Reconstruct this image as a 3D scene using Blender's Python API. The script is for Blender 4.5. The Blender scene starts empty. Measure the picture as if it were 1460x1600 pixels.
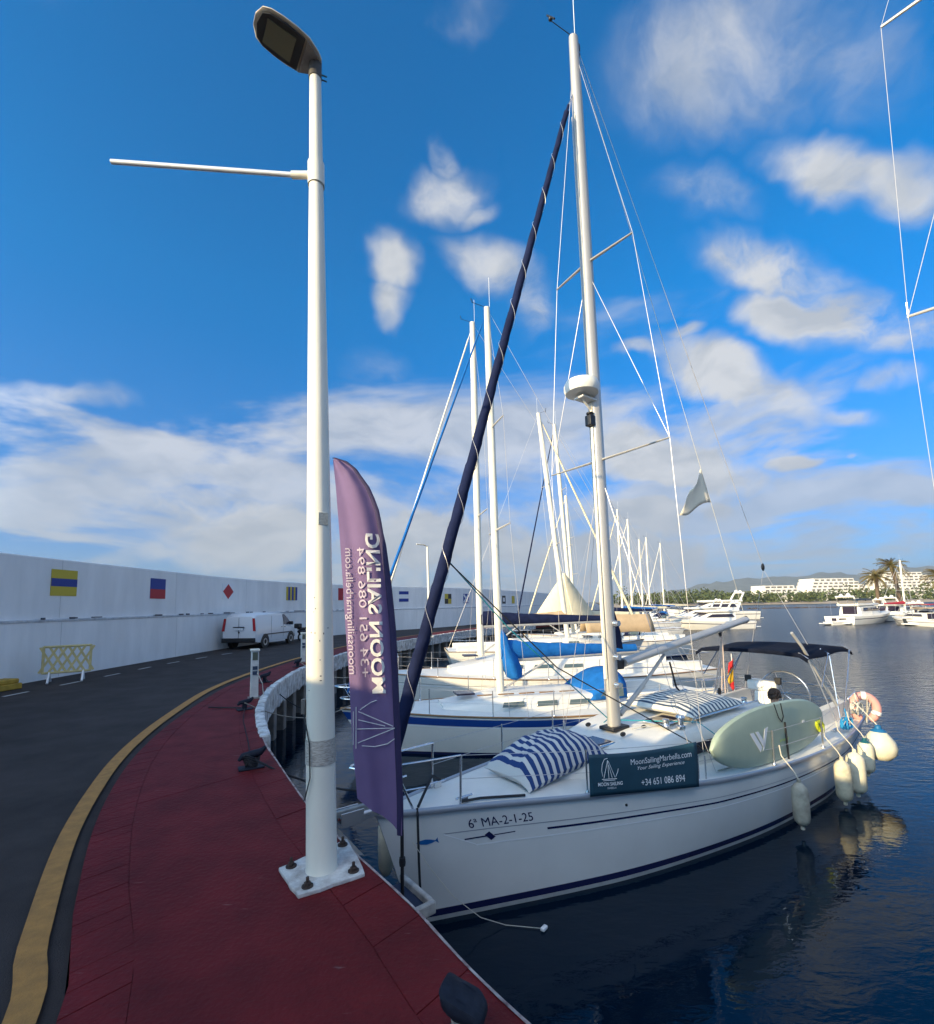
import bpy, math, random
import numpy as np
from mathutils import Vector, Matrix, Euler, noise as mnoise
random.seed(7)
R = math.radians
scene = bpy.context.scene
col = scene.collection
QZ = 1.55            # quay level above the water (z = 0)

# ------------------------------------------------------------------ camera
cam = bpy.data.cameras.new('camera')
cam_ob = bpy.data.objects.new('camera', cam); col.objects.link(cam_ob)
PITCH, ROLL = math.atan(72.5/731), R(1.1)
fw = Vector((0, math.cos(PITCH), math.sin(PITCH)))
u0 = Vector((0, -math.sin(PITCH), math.cos(PITCH))); r0 = Vector((1, 0, 0))
rt = r0*math.cos(ROLL) - u0*math.sin(ROLL); up = u0*math.cos(ROLL) + r0*math.sin(ROLL)
m = Matrix((( rt.x, up.x, -fw.x, 0), (rt.y, up.y, -fw.y, 0), (rt.z, up.z, -fw.z, 3.65), (0, 0, 0, 1)))
cam_ob.matrix_world = m
cam.sensor_fit = 'VERTICAL'; cam.sensor_height = 36; cam.lens = 731/1600*36
cam.shift_y = 73/1600
cam.clip_start = .05; cam.clip_end = 20000
scene.camera = cam_ob
scene.render.resolution_x, scene.render.resolution_y = 934, 1024
scene.view_settings.view_transform = 'Standard'; scene.view_settings.look = 'None'
scene.view_settings.gamma = 1; scene.view_settings.use_curve_mapping = False
scene.view_settings.exposure = 1.58

# ------------------------------------------------------------------ sky and sun
SUN_EL = R(16); SUN_DIR = Vector((-.79, -.61, 0)).normalized()     # towards the sun
world = bpy.data.worlds.new('World'); scene.world = world; world.use_nodes = True
nt = world.node_tree; nt.nodes.clear()
def N(t, **kw):
    n = nt.nodes.new(t)
    for k, v in kw.items():
        if k.startswith('i_'): n.inputs[int(k[2:])].default_value = v
        else: setattr(n, k, v)
    return n
def LK(a, b): nt.links.new(a, b)
world.cycles.sampling_method = 'MANUAL'; world.cycles.sample_map_resolution = 256
out = N('ShaderNodeOutputWorld'); bg = N('ShaderNodeBackground'); LK(bg.outputs[0], out.inputs[0])
bg.inputs[1].default_value = .1
sky = N('ShaderNodeTexSky'); sky.sky_type = 'NISHITA'; sky.sun_disc = False
sky.sun_elevation = SUN_EL; sky.sun_rotation = math.atan2(SUN_DIR.x, SUN_DIR.y)
sky.air_density = 1.0; sky.dust_density = 1.6; sky.ozone_density = 3.0
hs = N('ShaderNodeHueSaturation'); hs.inputs['Saturation'].default_value = 1.05; hs.inputs['Value'].default_value = 1.0
tint = N('ShaderNodeMix', data_type='RGBA', blend_type='MULTIPLY'); tint.inputs['Factor'].default_value = 1; tz = N('ShaderNodeSeparateXYZ'); tcz = N('ShaderNodeTexCoord'); LK(tcz.outputs['Generated'], tz.inputs[0])
tr_ = N('ShaderNodeMapRange'); LK(tz.outputs['Z'], tr_.inputs['Value']); tr_.inputs['From Max'].default_value = .55
tm = N('ShaderNodeMix', data_type='RGBA'); LK(tr_.outputs[0], tm.inputs['Factor']); tm.inputs[6].default_value = (.25, .35, .62, 1); tm.inputs[7].default_value = (.12, .60, .88, 1); LK(tm.outputs[2], tint.inputs[7])
LK(sky.outputs[0], tint.inputs[6]); LK(tint.outputs[2], hs.inputs['Color'])
tc = N('ShaderNodeTexCoord')
# wind-torn edges: the direction is displaced by noise before the clouds are looked up
wn = N('ShaderNodeTexNoise'); wn.inputs['Scale'].default_value = 7; wn.inputs['Detail'].default_value = 3; wn.inputs['Roughness'].default_value = .55
LK(tc.outputs['Generated'], wn.inputs['Vector'])
ws = N('ShaderNodeVectorMath', operation='SUBTRACT'); LK(wn.outputs['Color'], ws.inputs[0]); ws.inputs[1].default_value = (.5, .5, .5)
wm = N('ShaderNodeVectorMath', operation='MULTIPLY_ADD'); LK(ws.outputs[0], wm.inputs[0]); wm.inputs[1].default_value = (.11, .11, .11)
LK(tc.outputs['Generated'], wm.inputs[2])
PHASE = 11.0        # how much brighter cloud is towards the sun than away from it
CLOUDS = [  # azimuth/elevation frame: centre direction, half length, half width, tilt, density
    (-0.015, 0.725, 0.689, 0.083, 0.051, -9, 0.82),
    (-0.024, 0.690, 0.723, 0.035, 0.037, -1, 0.75),
    (0.033, 0.740, 0.672, 0.050, 0.022, -16, 0.70),
    (-0.125, 0.783, 0.609, 0.048, 0.045, 19, 0.80),
    (-0.138, 0.812, 0.568, 0.040, 0.050, -1, 0.75),
    (0.057, 0.796, 0.602, 0.104, 0.052, 21, 0.80),
    (0.123, 0.830, 0.543, 0.051, 0.063, -1, 0.72),
    (-0.161, 0.905, 0.394, 0.119, 0.048, -6, 0.70),
    (-0.168, 0.873, 0.458, 0.078, 0.048, -1, 0.40),
    (-0.632, 0.697, 0.339, 0.131, 0.028, -23, 0.50),
    (-0.579, 0.764, 0.285, 0.088, 0.025, -23, 0.35),
    (-0.622, 0.757, 0.202, 0.229, 0.031, -9, 0.55),
    (-0.476, 0.858, 0.194, 0.226, 0.057, 4, 0.95),
    (-0.389, 0.911, 0.140, 0.231, 0.073, -1, 1.15),
    (-0.449, 0.848, 0.282, 0.096, 0.012, -6, 0.50),
    (0.387, 0.880, 0.276, 0.202, 0.062, 27, 1.20),
    (0.480, 0.791, 0.379, 0.157, 0.052, 39, 1.20),
    (0.560, 0.702, 0.439, 0.117, 0.047, 29, 1.15),
    (0.488, 0.698, 0.524, 0.127, 0.045, 39, 1.05),
    (0.554, 0.597, 0.580, 0.143, 0.038, 42, 1.00),
    (0.390, 0.669, 0.633, 0.105, 0.040, 37, 0.50),
    (0.376, 0.562, 0.737, 0.201, 0.108, 19, 0.48),
    (0.508, 0.541, 0.670, 0.135, 0.054, 39, 0.40),
    (0.006, 0.570, 0.821, 0.090, 0.037, -11, 0.42),
    (0.651, 0.653, 0.386, 0.073, 0.032, 4, 0.95),
    (0.649, 0.684, 0.333, 0.051, 0.024, 14, 0.70),
    (0.616, 0.733, 0.288, 0.060, 0.023, 19, 0.60),
    (0.568, 0.792, 0.224, 0.053, 0.018, 4, 0.85),
    (0.327, 0.823, 0.465, 0.047, 0.022, 19, 0.60),
    (0.389, 0.788, 0.478, 0.034, 0.019, -1, 0.60),
    (0.380, 0.909, 0.169, 0.207, 0.051, 7, 1.10),
    (0.300, 0.948, 0.105, 0.294, 0.058, 4, 1.20),
    (0.084, 0.953, 0.292, 0.079, 0.020, -6, 0.60),
    (0.162, 0.934, 0.318, 0.052, 0.026, 9, 0.70),
    (-0.040, 0.991, 0.131, 0.314, 0.096, -1, 1.20),
    (0.176, 0.966, 0.191, 0.160, 0.040, 4, 0.60),
    (0.594, 0.803, 0.049, 0.071, 0.010, -1, 0.90),
    (0.470, 0.882, 0.042, 0.172, 0.014, -1, 0.70),
    (0.299, 0.953, 0.053, 0.333, 0.031, -1, 1.10),
    (-0.507, 0.856, 0.098, 0.244, 0.024, -4, 0.80),
    (0.468, 0.854, 0.229, 0.102, 0.032, 9, 0.70),
    (-0.172, 0.965, 0.197, 0.160, 0.053, -1, 0.50),
    (0.541, 0.832, 0.122, 0.096, 0.009, 4, 0.30),
    (0.629, 0.745, 0.222, 0.011, 0.006, -1, 0.50),
]
acc = None
for (cx, cy, cz, a, b, tilt, amp) in CLOUDS:
    c = Vector((cx, cy, cz)).normalized()
    h = c.cross(Vector((0, 0, 1))).normalized(); v = h.cross(c).normalized()
    ct, st = math.cos(R(tilt)), math.sin(R(tilt))
    uu = h*ct + v*st; vv = v*ct - h*st
    rot = Matrix((c, uu, vv)).transposed()
    mp = N('ShaderNodeMapping', vector_type='TEXTURE')
    mp.inputs['Location'].default_value = c; mp.inputs['Rotation'].default_value = rot.to_euler(); mp.inputs['Scale'].default_value = (.5, a, b)
    LK(wm.outputs[0], mp.inputs['Vector'])
    ln = N('ShaderNodeVectorMath', operation='LENGTH'); LK(mp.outputs[0], ln.inputs[0])
    mr = N('ShaderNodeMapRange', interpolation_type='SMOOTHSTEP')
    LK(ln.outputs['Value'], mr.inputs['Value'])
    mr.inputs['From Min'].default_value = 1.5; mr.inputs['From Max'].default_value = .15
    mr.inputs['To Min'].default_value = 0; mr.inputs['To Max'].default_value = amp
    if acc is None: acc = mr.outputs[0]
    else:
        mx = N('ShaderNodeMath', operation='MAXIMUM'); LK(acc, mx.inputs[0]); LK(mr.outputs[0], mx.inputs[1]); acc = mx.outputs[0]
# a thin broken layer that goes on all round the sky
sx = N('ShaderNodeSeparateXYZ'); LK(tc.outputs['Generated'], sx.inputs[0])
zc = N('ShaderNodeMath', operation='MAXIMUM'); LK(sx.outputs['Z'], zc.inputs[0]); zc.inputs[1].default_value = .03
za = N('ShaderNodeMath', operation='ADD'); LK(zc.outputs[0], za.inputs[0]); za.inputs[1].default_value = .12
pl = N('ShaderNodeVectorMath', operation='DIVIDE'); LK(tc.outputs['Generated'], pl.inputs[0])
cb = N('ShaderNodeCombineXYZ')
for i in range(3): LK(za.outputs[0], cb.inputs[i])
LK(cb.outputs[0], pl.inputs[1])
LAYER_X, LAYER_Y = 17.0, 21.6      # layer offset: clearer ahead, unseen sky kept cloudy to brighten the shade
ln2 = N('ShaderNodeTexNoise'); ln2.inputs['Scale'].default_value = .6; ln2.inputs['Detail'].default_value = 6; ln2.inputs['Roughness'].default_value = .58; ln2.inputs['Distortion'].default_value = .5
lo = N('ShaderNodeVectorMath', operation='ADD'); LK(pl.outputs[0], lo.inputs[0]); lo.inputs[1].default_value = (LAYER_X, LAYER_Y, 3.0)
LK(lo.outputs[0], ln2.inputs['Vector'])
lr = N('ShaderNodeMapRange', interpolation_type='SMOOTHSTEP'); LK(ln2.outputs['Fac'], lr.inputs['Value'])
lr.inputs['From Min'].default_value = .41; lr.inputs['From Max'].default_value = .60; lr.inputs['To Max'].default_value = .66
# fine structure
fn = N('ShaderNodeTexNoise'); fn.inputs['Scale'].default_value = 4.2; fn.inputs['Detail'].default_value = 7; fn.inputs['Roughness'].default_value = .64; fn.inputs['Distortion'].default_value = .35
LK(wm.outputs[0], fn.inputs['Vector'])
fr = N('ShaderNodeMapRange'); LK(fn.outputs['Fac'], fr.inputs['Value'])
fr.inputs['From Min'].default_value = .3; fr.inputs['From Max'].default_value = .66; fr.inputs['To Min'].default_value = .22; fr.inputs['To Max'].default_value = 1.25
mu = N('ShaderNodeMath', operation='MULTIPLY'); LK(acc, mu.inputs[0]); LK(fr.outputs[0], mu.inputs[1])
ad = N('ShaderNodeMath', operation='MAXIMUM'); LK(mu.outputs[0], ad.inputs[0]); LK(lr.outputs[0], ad.inputs[1])
dens = N('ShaderNodeMapRange', interpolation_type='SMOOTHSTEP'); LK(ad.outputs[0], dens.inputs['Value'])
dens.inputs['From Min'].default_value = .10; dens.inputs['From Max'].default_value = .85; dens.inputs['To Max'].default_value = .95
# grey bellies and bright tops
gn = N('ShaderNodeTexNoise'); gn.inputs['Scale'].default_value = 9; gn.inputs['Detail'].default_value = 4
gv = N('ShaderNodeVectorMath', operation='MULTIPLY'); LK(wm.outputs[0], gv.inputs[0]); gv.inputs[1].default_value = (1, 1, 2.6)
LK(gv.outputs[0], gn.inputs['Vector'])
gr = N('ShaderNodeMapRange'); LK(gn.outputs['Fac'], gr.inputs['Value']); gr.inputs['From Min'].default_value = .36; gr.inputs['From Max'].default_value = .62
ge = N('ShaderNodeMapRange'); LK(sx.outputs['Z'], ge.inputs['Value']); ge.inputs['From Min'].default_value = .02; ge.inputs['From Max'].default_value = .30
ge.inputs['To Min'].default_value = .12; ge.inputs['To Max'].default_value = 1.0
gm = N('ShaderNodeMath', operation='MULTIPLY'); LK(gr.outputs[0], gm.inputs[0]); LK(ge.outputs[0], gm.inputs[1])
gm2 = N('ShaderNodeMath', operation='MULTIPLY_ADD'); LK(ge.outputs[0], gm2.inputs[0]); gm2.inputs[1].default_value = .45; 
gms = N('ShaderNodeMath', operation='MULTIPLY'); LK(gm.outputs[0], gms.inputs[0]); gms.inputs[1].default_value = .6; LK(gms.outputs[0], gm2.inputs[2])
cc = N('ShaderNodeMix', data_type='RGBA'); LK(gm2.outputs[0], cc.inputs['Factor'])
cc.inputs[6].default_value = (1.2, 1.4, 1.65, 1); cc.inputs[7].default_value = (2.35, 2.42, 2.5, 1)
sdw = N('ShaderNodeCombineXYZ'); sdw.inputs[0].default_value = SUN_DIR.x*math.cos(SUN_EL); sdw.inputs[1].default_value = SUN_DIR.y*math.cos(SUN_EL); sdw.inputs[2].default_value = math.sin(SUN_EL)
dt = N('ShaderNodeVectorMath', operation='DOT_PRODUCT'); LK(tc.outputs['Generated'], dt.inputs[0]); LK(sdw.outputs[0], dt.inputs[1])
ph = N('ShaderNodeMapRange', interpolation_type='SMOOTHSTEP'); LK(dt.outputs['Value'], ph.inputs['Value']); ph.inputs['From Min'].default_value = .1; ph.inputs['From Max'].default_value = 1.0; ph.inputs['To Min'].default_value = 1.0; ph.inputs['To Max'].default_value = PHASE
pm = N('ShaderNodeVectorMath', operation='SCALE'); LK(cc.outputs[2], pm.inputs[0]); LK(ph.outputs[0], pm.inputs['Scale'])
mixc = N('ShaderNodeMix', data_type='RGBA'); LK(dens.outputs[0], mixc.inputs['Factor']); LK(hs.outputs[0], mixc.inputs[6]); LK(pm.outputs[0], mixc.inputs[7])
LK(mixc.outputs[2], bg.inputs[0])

sun = bpy.data.lights.new('sun', 'SUN'); sun.energy = 2.7; sun.angle = R(.5); sun.color = (1.0, .79, .45)
sun_ob = bpy.data.objects.new('sun', sun); col.objects.link(sun_ob)
sd = Vector((SUN_DIR.x*math.cos(SUN_EL), SUN_DIR.y*math.cos(SUN_EL), math.sin(SUN_EL)))
sun_ob.rotation_euler = sd.to_track_quat('Z', 'Y').to_euler(); sun_ob.location = sd*60

# ------------------------------------------------------------------ materials
MATS = {}
def mat(name, c, rough=.5, metal=0, var=.0, vs=6, bump=0, bs=30, spec=.5, c2=None, coat=0, emit=None, stretch=None, trans=0):
    if name in MATS: return MATS[name]
    mt = bpy.data.materials.new(name); mt.use_nodes = True
    t = mt.node_tree; b = t.nodes['Principled BSDF']
    b.inputs['Base Color'].default_value = (*c, 1); b.inputs['Roughness'].default_value = rough; b.inputs['Metallic'].default_value = metal
    b.inputs['Specular IOR Level'].default_value = spec
    if coat: b.inputs['Coat Weight'].default_value = coat; b.inputs['Coat Roughness'].default_value = .08
    if trans: b.inputs['Transmission Weight'].default_value = trans
    if emit: b.inputs['Emission Color'].default_value = (*emit[:3], 1); b.inputs['Emission Strength'].default_value = emit[3]
    if var or bump:
        co = t.nodes.new('ShaderNodeTexCoord'); src = co.outputs['Object']
        if stretch:
            mp = t.nodes.new('ShaderNodeMapping'); mp.inputs['Scale'].default_value = stretch; t.links.new(src, mp.inputs[0]); src = mp.outputs[0]
    if var:
        n = t.nodes.new('ShaderNodeTexNoise'); n.inputs['Scale'].default_value = vs; n.inputs['Detail'].default_value = 8; n.inputs['Roughness'].default_value = .62
        t.links.new(src, n.inputs['Vector'])
        r = t.nodes.new('ShaderNodeMapRange'); r.inputs['From Min'].default_value = .3; r.inputs['From Max'].default_value = .7
        t.links.new(n.outputs['Fac'], r.inputs['Value'])
        x = t.nodes.new('ShaderNodeMix'); x.data_type = 'RGBA'; t.links.new(r.outputs[0], x.inputs['Factor'])
        d = c2 or tuple(k*(1-var) for k in c); x.inputs[6].default_value = (*d, 1); x.inputs[7].default_value = (*(tuple(min(1, k*(1+var*.5)) for k in c)), 1)
        t.links.new(x.outputs[2], b.inputs['Base Color'])
        r2 = t.nodes.new('ShaderNodeMapRange'); r2.inputs['To Min'].default_value = min(1, rough+.1); r2.inputs['To Max'].default_value = max(.02, rough-.08)
        t.links.new(n.outputs['Fac'], r2.inputs['Value']); t.links.new(r2.outputs[0], b.inputs['Roughness'])
    if bump:
        n = t.nodes.new('ShaderNodeTexNoise'); n.inputs['Scale'].default_value = bs; n.inputs['Detail'].default_value = 6; t.links.new(src, n.inputs['Vector'])
        bp = t.nodes.new('ShaderNodeBump'); bp.inputs['Strength'].default_value = bump; bp.inputs['Distance'].default_value = .02
        t.links.new(n.outputs['Fac'], bp.inputs['Height']); t.links.new(bp.outputs[0], b.inputs['Normal'])
    MATS[name] = mt; return mt
def stripes_mat(name, c1, c2, axis, freq, duty=.5):
    mt = bpy.data.materials.new(name); mt.use_nodes = True; t = mt.node_tree; b = t.nodes['Principled BSDF']; b.inputs['Roughness'].default_value = .85
    at = t.nodes.new('ShaderNodeAttribute'); at.attribute_name = 'stripe'; at.attribute_type = 'GEOMETRY'
    mm = t.nodes.new('ShaderNodeMath'); mm.operation = 'MULTIPLY'; mm.inputs[1].default_value = freq; t.links.new(at.outputs['Fac'], mm.inputs[0])
    fr_ = t.nodes.new('ShaderNodeMath'); fr_.operation = 'FRACT'; t.links.new(mm.outputs[0], fr_.inputs[0])
    gt = t.nodes.new('ShaderNodeMath'); gt.operation = 'GREATER_THAN'; gt.inputs[1].default_value = duty; t.links.new(fr_.outputs[0], gt.inputs[0])
    x = t.nodes.new('ShaderNodeMix'); x.data_type = 'RGBA'; t.links.new(gt.outputs[0], x.inputs['Factor']); x.inputs[6].default_value = (*c1, 1); x.inputs[7].default_value = (*c2, 1)
    t.links.new(x.outputs[2], b.inputs['Base Color']); return mt

M_white = mat('gelcoat_white', (.80, .77, .71), .22, var=.05, vs=1.3)
M_hullg = mat('gelcoat_main', (.72, .71, .68), .2, var=.06, vs=1.1, coat=.25)
M_cream = mat('gelcoat_cream', (.80, .77, .69), .3, var=.05, vs=1.5)
M_deck = mat('deck_white', (.80, .77, .71), .5, var=.07, vs=3, bump=.12, bs=220)
M_alu = mat('mast_aluminium', (.52, .50, .47), .38, .35, var=.12, vs=2.5, stretch=(1, 1, .1))
M_mastw = mat('mast_white', (.80, .75, .62), .35, var=.08, vs=2, stretch=(1, 1, .1))
M_steel = mat('stainless', (.7, .7, .71), .22, .9)
M_wire = mat('rig_wire', (.50, .48, .48), .4, .3)
M_navy = mat('navy_canvas', (.012, .018, .055), .9, var=.3, vs=4, bump=.45, bs=14, spec=.12)
M_blue = mat('blue_canvas', (.012, .13, .42), .85, var=.22, vs=4, bump=.4, bs=12, spec=.15)
M_navyp = mat('navy_paint', (.012, .016, .07), .25)
M_bluep = mat('blue_paint', (.01, .055, .26), .3)
M_black = mat('black_plastic', (.012, .012, .014), .45)
M_rubber = mat('black_rope', (.016, .017, .022), .85, bump=.5, bs=160)
M_rope = mat('grey_rope', (.33, .30, .25), .9, var=.25, vs=40, bump=.6, bs=200)
M_ropew = mat('white_rope', (.66, .62, .52), .9, var=.2, vs=40, bump=.5, bs=200)
M_ropet = mat('teal_rope', (.02, .33, .38), .8, bump=.4, bs=200)
M_ropeb = mat('bright_blue_rope', (.02, .28, .55), .8, bump=.4, bs=200)
M_glass = mat('tinted_glass', (.03, .025, .045), .06, spec=.7)
M_wind = mat('window_glass', (.10, .14, .15), .08, spec=.7)
M_teak = mat('teak', (.30, .17, .08), .7, var=.35, vs=12, stretch=(1, 8, 8))
M_fend = mat('fender_cream', (.72, .67, .52), .5, var=.16, vs=7)
M_fendd = mat('fender_dirty', (.40, .37, .30), .65, var=.45, vs=6)
M_anti = mat('antifoul', (.012, .014, .022), .6)
M_grey = mat('grey_band', (.42, .43, .42), .45, var=.2, vs=5)
M_tan = mat('tan_canvas', (.50, .36, .22), .85, var=.15, vs=3)
M_sail = mat('cream_sail', (.70, .62, .44), .8, var=.1, vs=2)
M_white2 = mat('flat_white', (.8, .8, .8), .6)

# ------------------------------------------------------------------ mesh helpers
class MB:
    def __init__(s): s.v = []; s.f = []; s.attr = None
    def add(s, vs, fs):
        o = len(s.v); s.v += [tuple(p) for p in vs]; s.f += [tuple(i+o for i in f) for f in fs]; return s
    def box(s, c, d, rz=0, taper=1.0, mtx=None):
        cx, cy, cz = c; x, y, z = d[0]/2, d[1]/2, d[2]/2; P = []
        for k, (sx_, sy_) in [(-1, (-1, -1)), (-1, (1, -1)), (-1, (1, 1)), (-1, (-1, 1)), (1, (-1, -1)), (1, (1, -1)), (1, (1, 1)), (1, (-1, 1))]:
            t = taper if k > 0 else 1
            p = Vector((sx_*x*t, sy_*y*t, k*z))
            if mtx is not None: p = mtx @ p
            elif rz: p = Vector((p.x*math.cos(rz)-p.y*math.sin(rz), p.x*math.sin(rz)+p.y*math.cos(rz), p.z))
            P.append((p.x+cx, p.y+cy, p.z+cz))
        return s.add(P, [(0, 3, 2, 1), (4, 5, 6, 7), (0, 1, 5, 4), (1, 2, 6, 5), (2, 3, 7, 6), (3, 0, 4, 7)])
    def tube(s, pts, r, n=8, cap=True, flat=1.0):
        pts = [Vector(p) for p in pts]; k = len(pts)
        rs = r if isinstance(r, (list, tuple)) else [r]*k
        T = [(pts[min(i+1, k-1)]-pts[max(i-1, 0)]).normalized() for i in range(k)]
        up_ = Vector((0, 0, 1)) if abs(T[0].z) < .9 else Vector((1, 0, 0))
        a = T[0].cross(up_).normalized(); P = []; o = len(s.v)
        for i in range(k):
            a = (a - T[i]*a.dot(T[i])).normalized(); b = T[i].cross(a)
            for j in range(n):
                t = 2*math.pi*j/n; P.append(pts[i]+a*(math.cos(t)*rs[i])+b*(math.sin(t)*rs[i]*flat))
        F = [(i*n+j, i*n+(j+1) % n, (i+1)*n+(j+1) % n, (i+1)*n+j) for i in range(k-1) for j in range(n)]
        if cap: F += [tuple(reversed(range(n))), tuple((k-1)*n+j for j in range(n))]
        return s.add(P, F)
    def lathe(s, prof, n=16, c=(0, 0, 0), mtx=None):
        P = []
        for (r, z) in prof:
            for j in range(n):
                t = 2*math.pi*j/n; p = Vector((r*math.cos(t), r*math.sin(t), z))
                if mtx is not None: p = mtx @ p
                P.append((p.x+c[0], p.y+c[1], p.z+c[2]))
        k = len(prof)
        F = [(i*n+j, i*n+(j+1) % n, (i+1)*n+(j+1) % n, (i+1)*n+j) for i in range(k-1) for j in range(n)]
        F += [tuple(reversed(range(n))), tuple((k-1)*n+j for j in range(n))]
        return s.add(P, F)
    def ball(s, c, r, n=10, sc=(1, 1, 1), mtx=None):
        prof = [(max(r*math.sin(math.pi*i/n), 1e-4), -r*math.cos(math.pi*i/n)) for i in range(n+1)]
        S = Matrix.Diagonal((sc[0], sc[1], sc[2]))
        return s.lathe(prof, n+4, c, (mtx @ S) if mtx is not None else S)
    def grid(s, rows, closed=False):
        n = len(rows[0]); P = [p for r_ in rows for p in r_]
        F = []
        for i in range(len(rows)-1):
            for j in range(n if closed else n-1):
                F.append((i*n+j, i*n+(j+1) % n, (i+1)*n+(j+1) % n, (i+1)*n+j))
        return s.add(P, F)
    def prism(s, poly, z0, z1):
        n = len(poly)
        P = [(x, y, z0) for x, y in poly]+[(x, y, z1) for x, y in poly]
        return s.add(P, [tuple(reversed(range(n))), tuple(range(n, 2*n))]+[(i, (i+1) % n, n+(i+1) % n, n+i) for i in range(n)])
    def slab(s, poly, nrm, t):     # a flat polygon in space given thickness t along nrm
        n = len(poly); nv = Vector(nrm).normalized()*t
        P = [Vector(p) for p in poly]; P = P+[p+nv for p in P]
        return s.add(P, [tuple(range(n)), tuple(reversed(range(n, 2*n)))]+[(i, (i+1) % n, n+(i+1) % n, n+i) for i in range(n)])
    def build(s, name, m_, parent=None, smooth=True, bevel=0, solid=0, sub=0, angle=40, recalc=True):
        me = bpy.data.meshes.new(name); me.from_pydata(s.v, [], s.f); me.update()
        if recalc:
            import bmesh
            bm = bmesh.new(); bm.from_mesh(me); bmesh.ops.recalc_face_normals(bm, faces=bm.faces); bm.to_mesh(me); bm.free()
        if smooth:
            for p in me.polygons: p.use_smooth = True
            try: me.set_sharp_from_angle(angle=R(angle))
            except Exception: pass
        if m_: me.materials.append(m_)
        if s.attr is not None:
            at = me.attributes.new('stripe', 'FLOAT', 'POINT'); at.data.foreach_set('value', s.attr)
        ob = bpy.data.objects.new(name, me); col.objects.link(ob)
        if parent is not None: ob.parent = parent
        if solid: md = ob.modifiers.new('s', 'SOLIDIFY'); md.thickness = solid; md.offset = 0
        if bevel: md = ob.modifiers.new('b', 'BEVEL'); md.width = bevel; md.segments = 2; md.limit_method = 'ANGLE'
        if sub: md = ob.modifiers.new('u', 'SUBSURF'); md.levels = sub; md.render_levels = sub
        return ob
def tag(o, label=None, cat=None, group=None, kind=None):
    if label: o['label'] = label
    if cat: o['category'] = cat
    if group: o['group'] = group
    if kind: o['kind'] = kind
    return o
def empty(name, loc, rz=0, label=None, cat=None, group=None):
    o = bpy.data.objects.new(name, None); col.objects.link(o); o.location = loc; o.rotation_euler.z = rz; o.empty_display_size = .2
    return tag(o, label, cat, group)
def copy_tree(o, parent=None):
    c = o.copy(); col.objects.link(c); c.parent = parent
    for ch in list(o.children): copy_tree(ch, c)
    return c
def text_mesh(body, size=1.0, shear=0, spacing=1.0, bold=0):
    cu = bpy.data.curves.new('t', 'FONT'); cu.body = body; cu.size = size; cu.shear = shear; cu.space_character = spacing; cu.offset = bold; cu.resolution_u = 3
    ob = bpy.data.objects.new('t', cu); col.objects.link(ob)
    dg = bpy.context.evaluated_depsgraph_get(); me = bpy.data.meshes.new_from_object(ob.evaluated_get(dg))
    v = [tuple(x.co) for x in me.vertices]; f = [tuple(p.vertices) for p in me.polygons]
    bpy.data.objects.remove(ob); bpy.data.curves.remove(cu); bpy.data.meshes.remove(me)
    x0 = min(p[0] for p in v); x1 = max(p[0] for p in v)
    return v, f, x0, x1
def put_text(body, fn, size, name, m_, parent, width=None, **kw):
    """lettering laid on a surface: fn(u, v) -> point; u runs along the line from 0, v is the height above the baseline"""
    v, f, x0, x1 = text_mesh(body, size, **kw); k = (width/(x1-x0)) if width else 1
    mb = MB(); mb.add([fn((p[0]-x0)*k, p[1]) for p in v], f)
    return mb.build(name, m_, parent, smooth=False, recalc=False)
def cr(P, n=8):
    P = np.array(P, float); o = []
    for i in range(len(P)-1):
        p0 = P[max(i-1, 0)]; p1 = P[i]; p2 = P[i+1]; p3 = P[min(i+2, len(P)-1)]
        for k in range(n):
            t = k/n; o.append(.5*((2*p1)+(-p0+p2)*t+(2*p0-5*p1+4*p2-p3)*t*t+(-p0+3*p1-3*p2+p3)*t**3))
    o.append(P[-1]); return np.array(o)
def arclen(c): return np.concatenate([[0], np.cumsum(np.linalg.norm(np.diff(c, axis=0), axis=1))])
def resample(c, s):
    L = arclen(c); return np.stack([np.interp(s, L, c[:, i]) for i in range(c.shape[1])], 1)
def sag(a, b, d, n=10):
    a, b = Vector(a), Vector(b)
    return [a.lerp(b, i/n)-Vector((0, 0, d*4*(i/n)*(1-i/n))) for i in range(n+1)]

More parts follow.
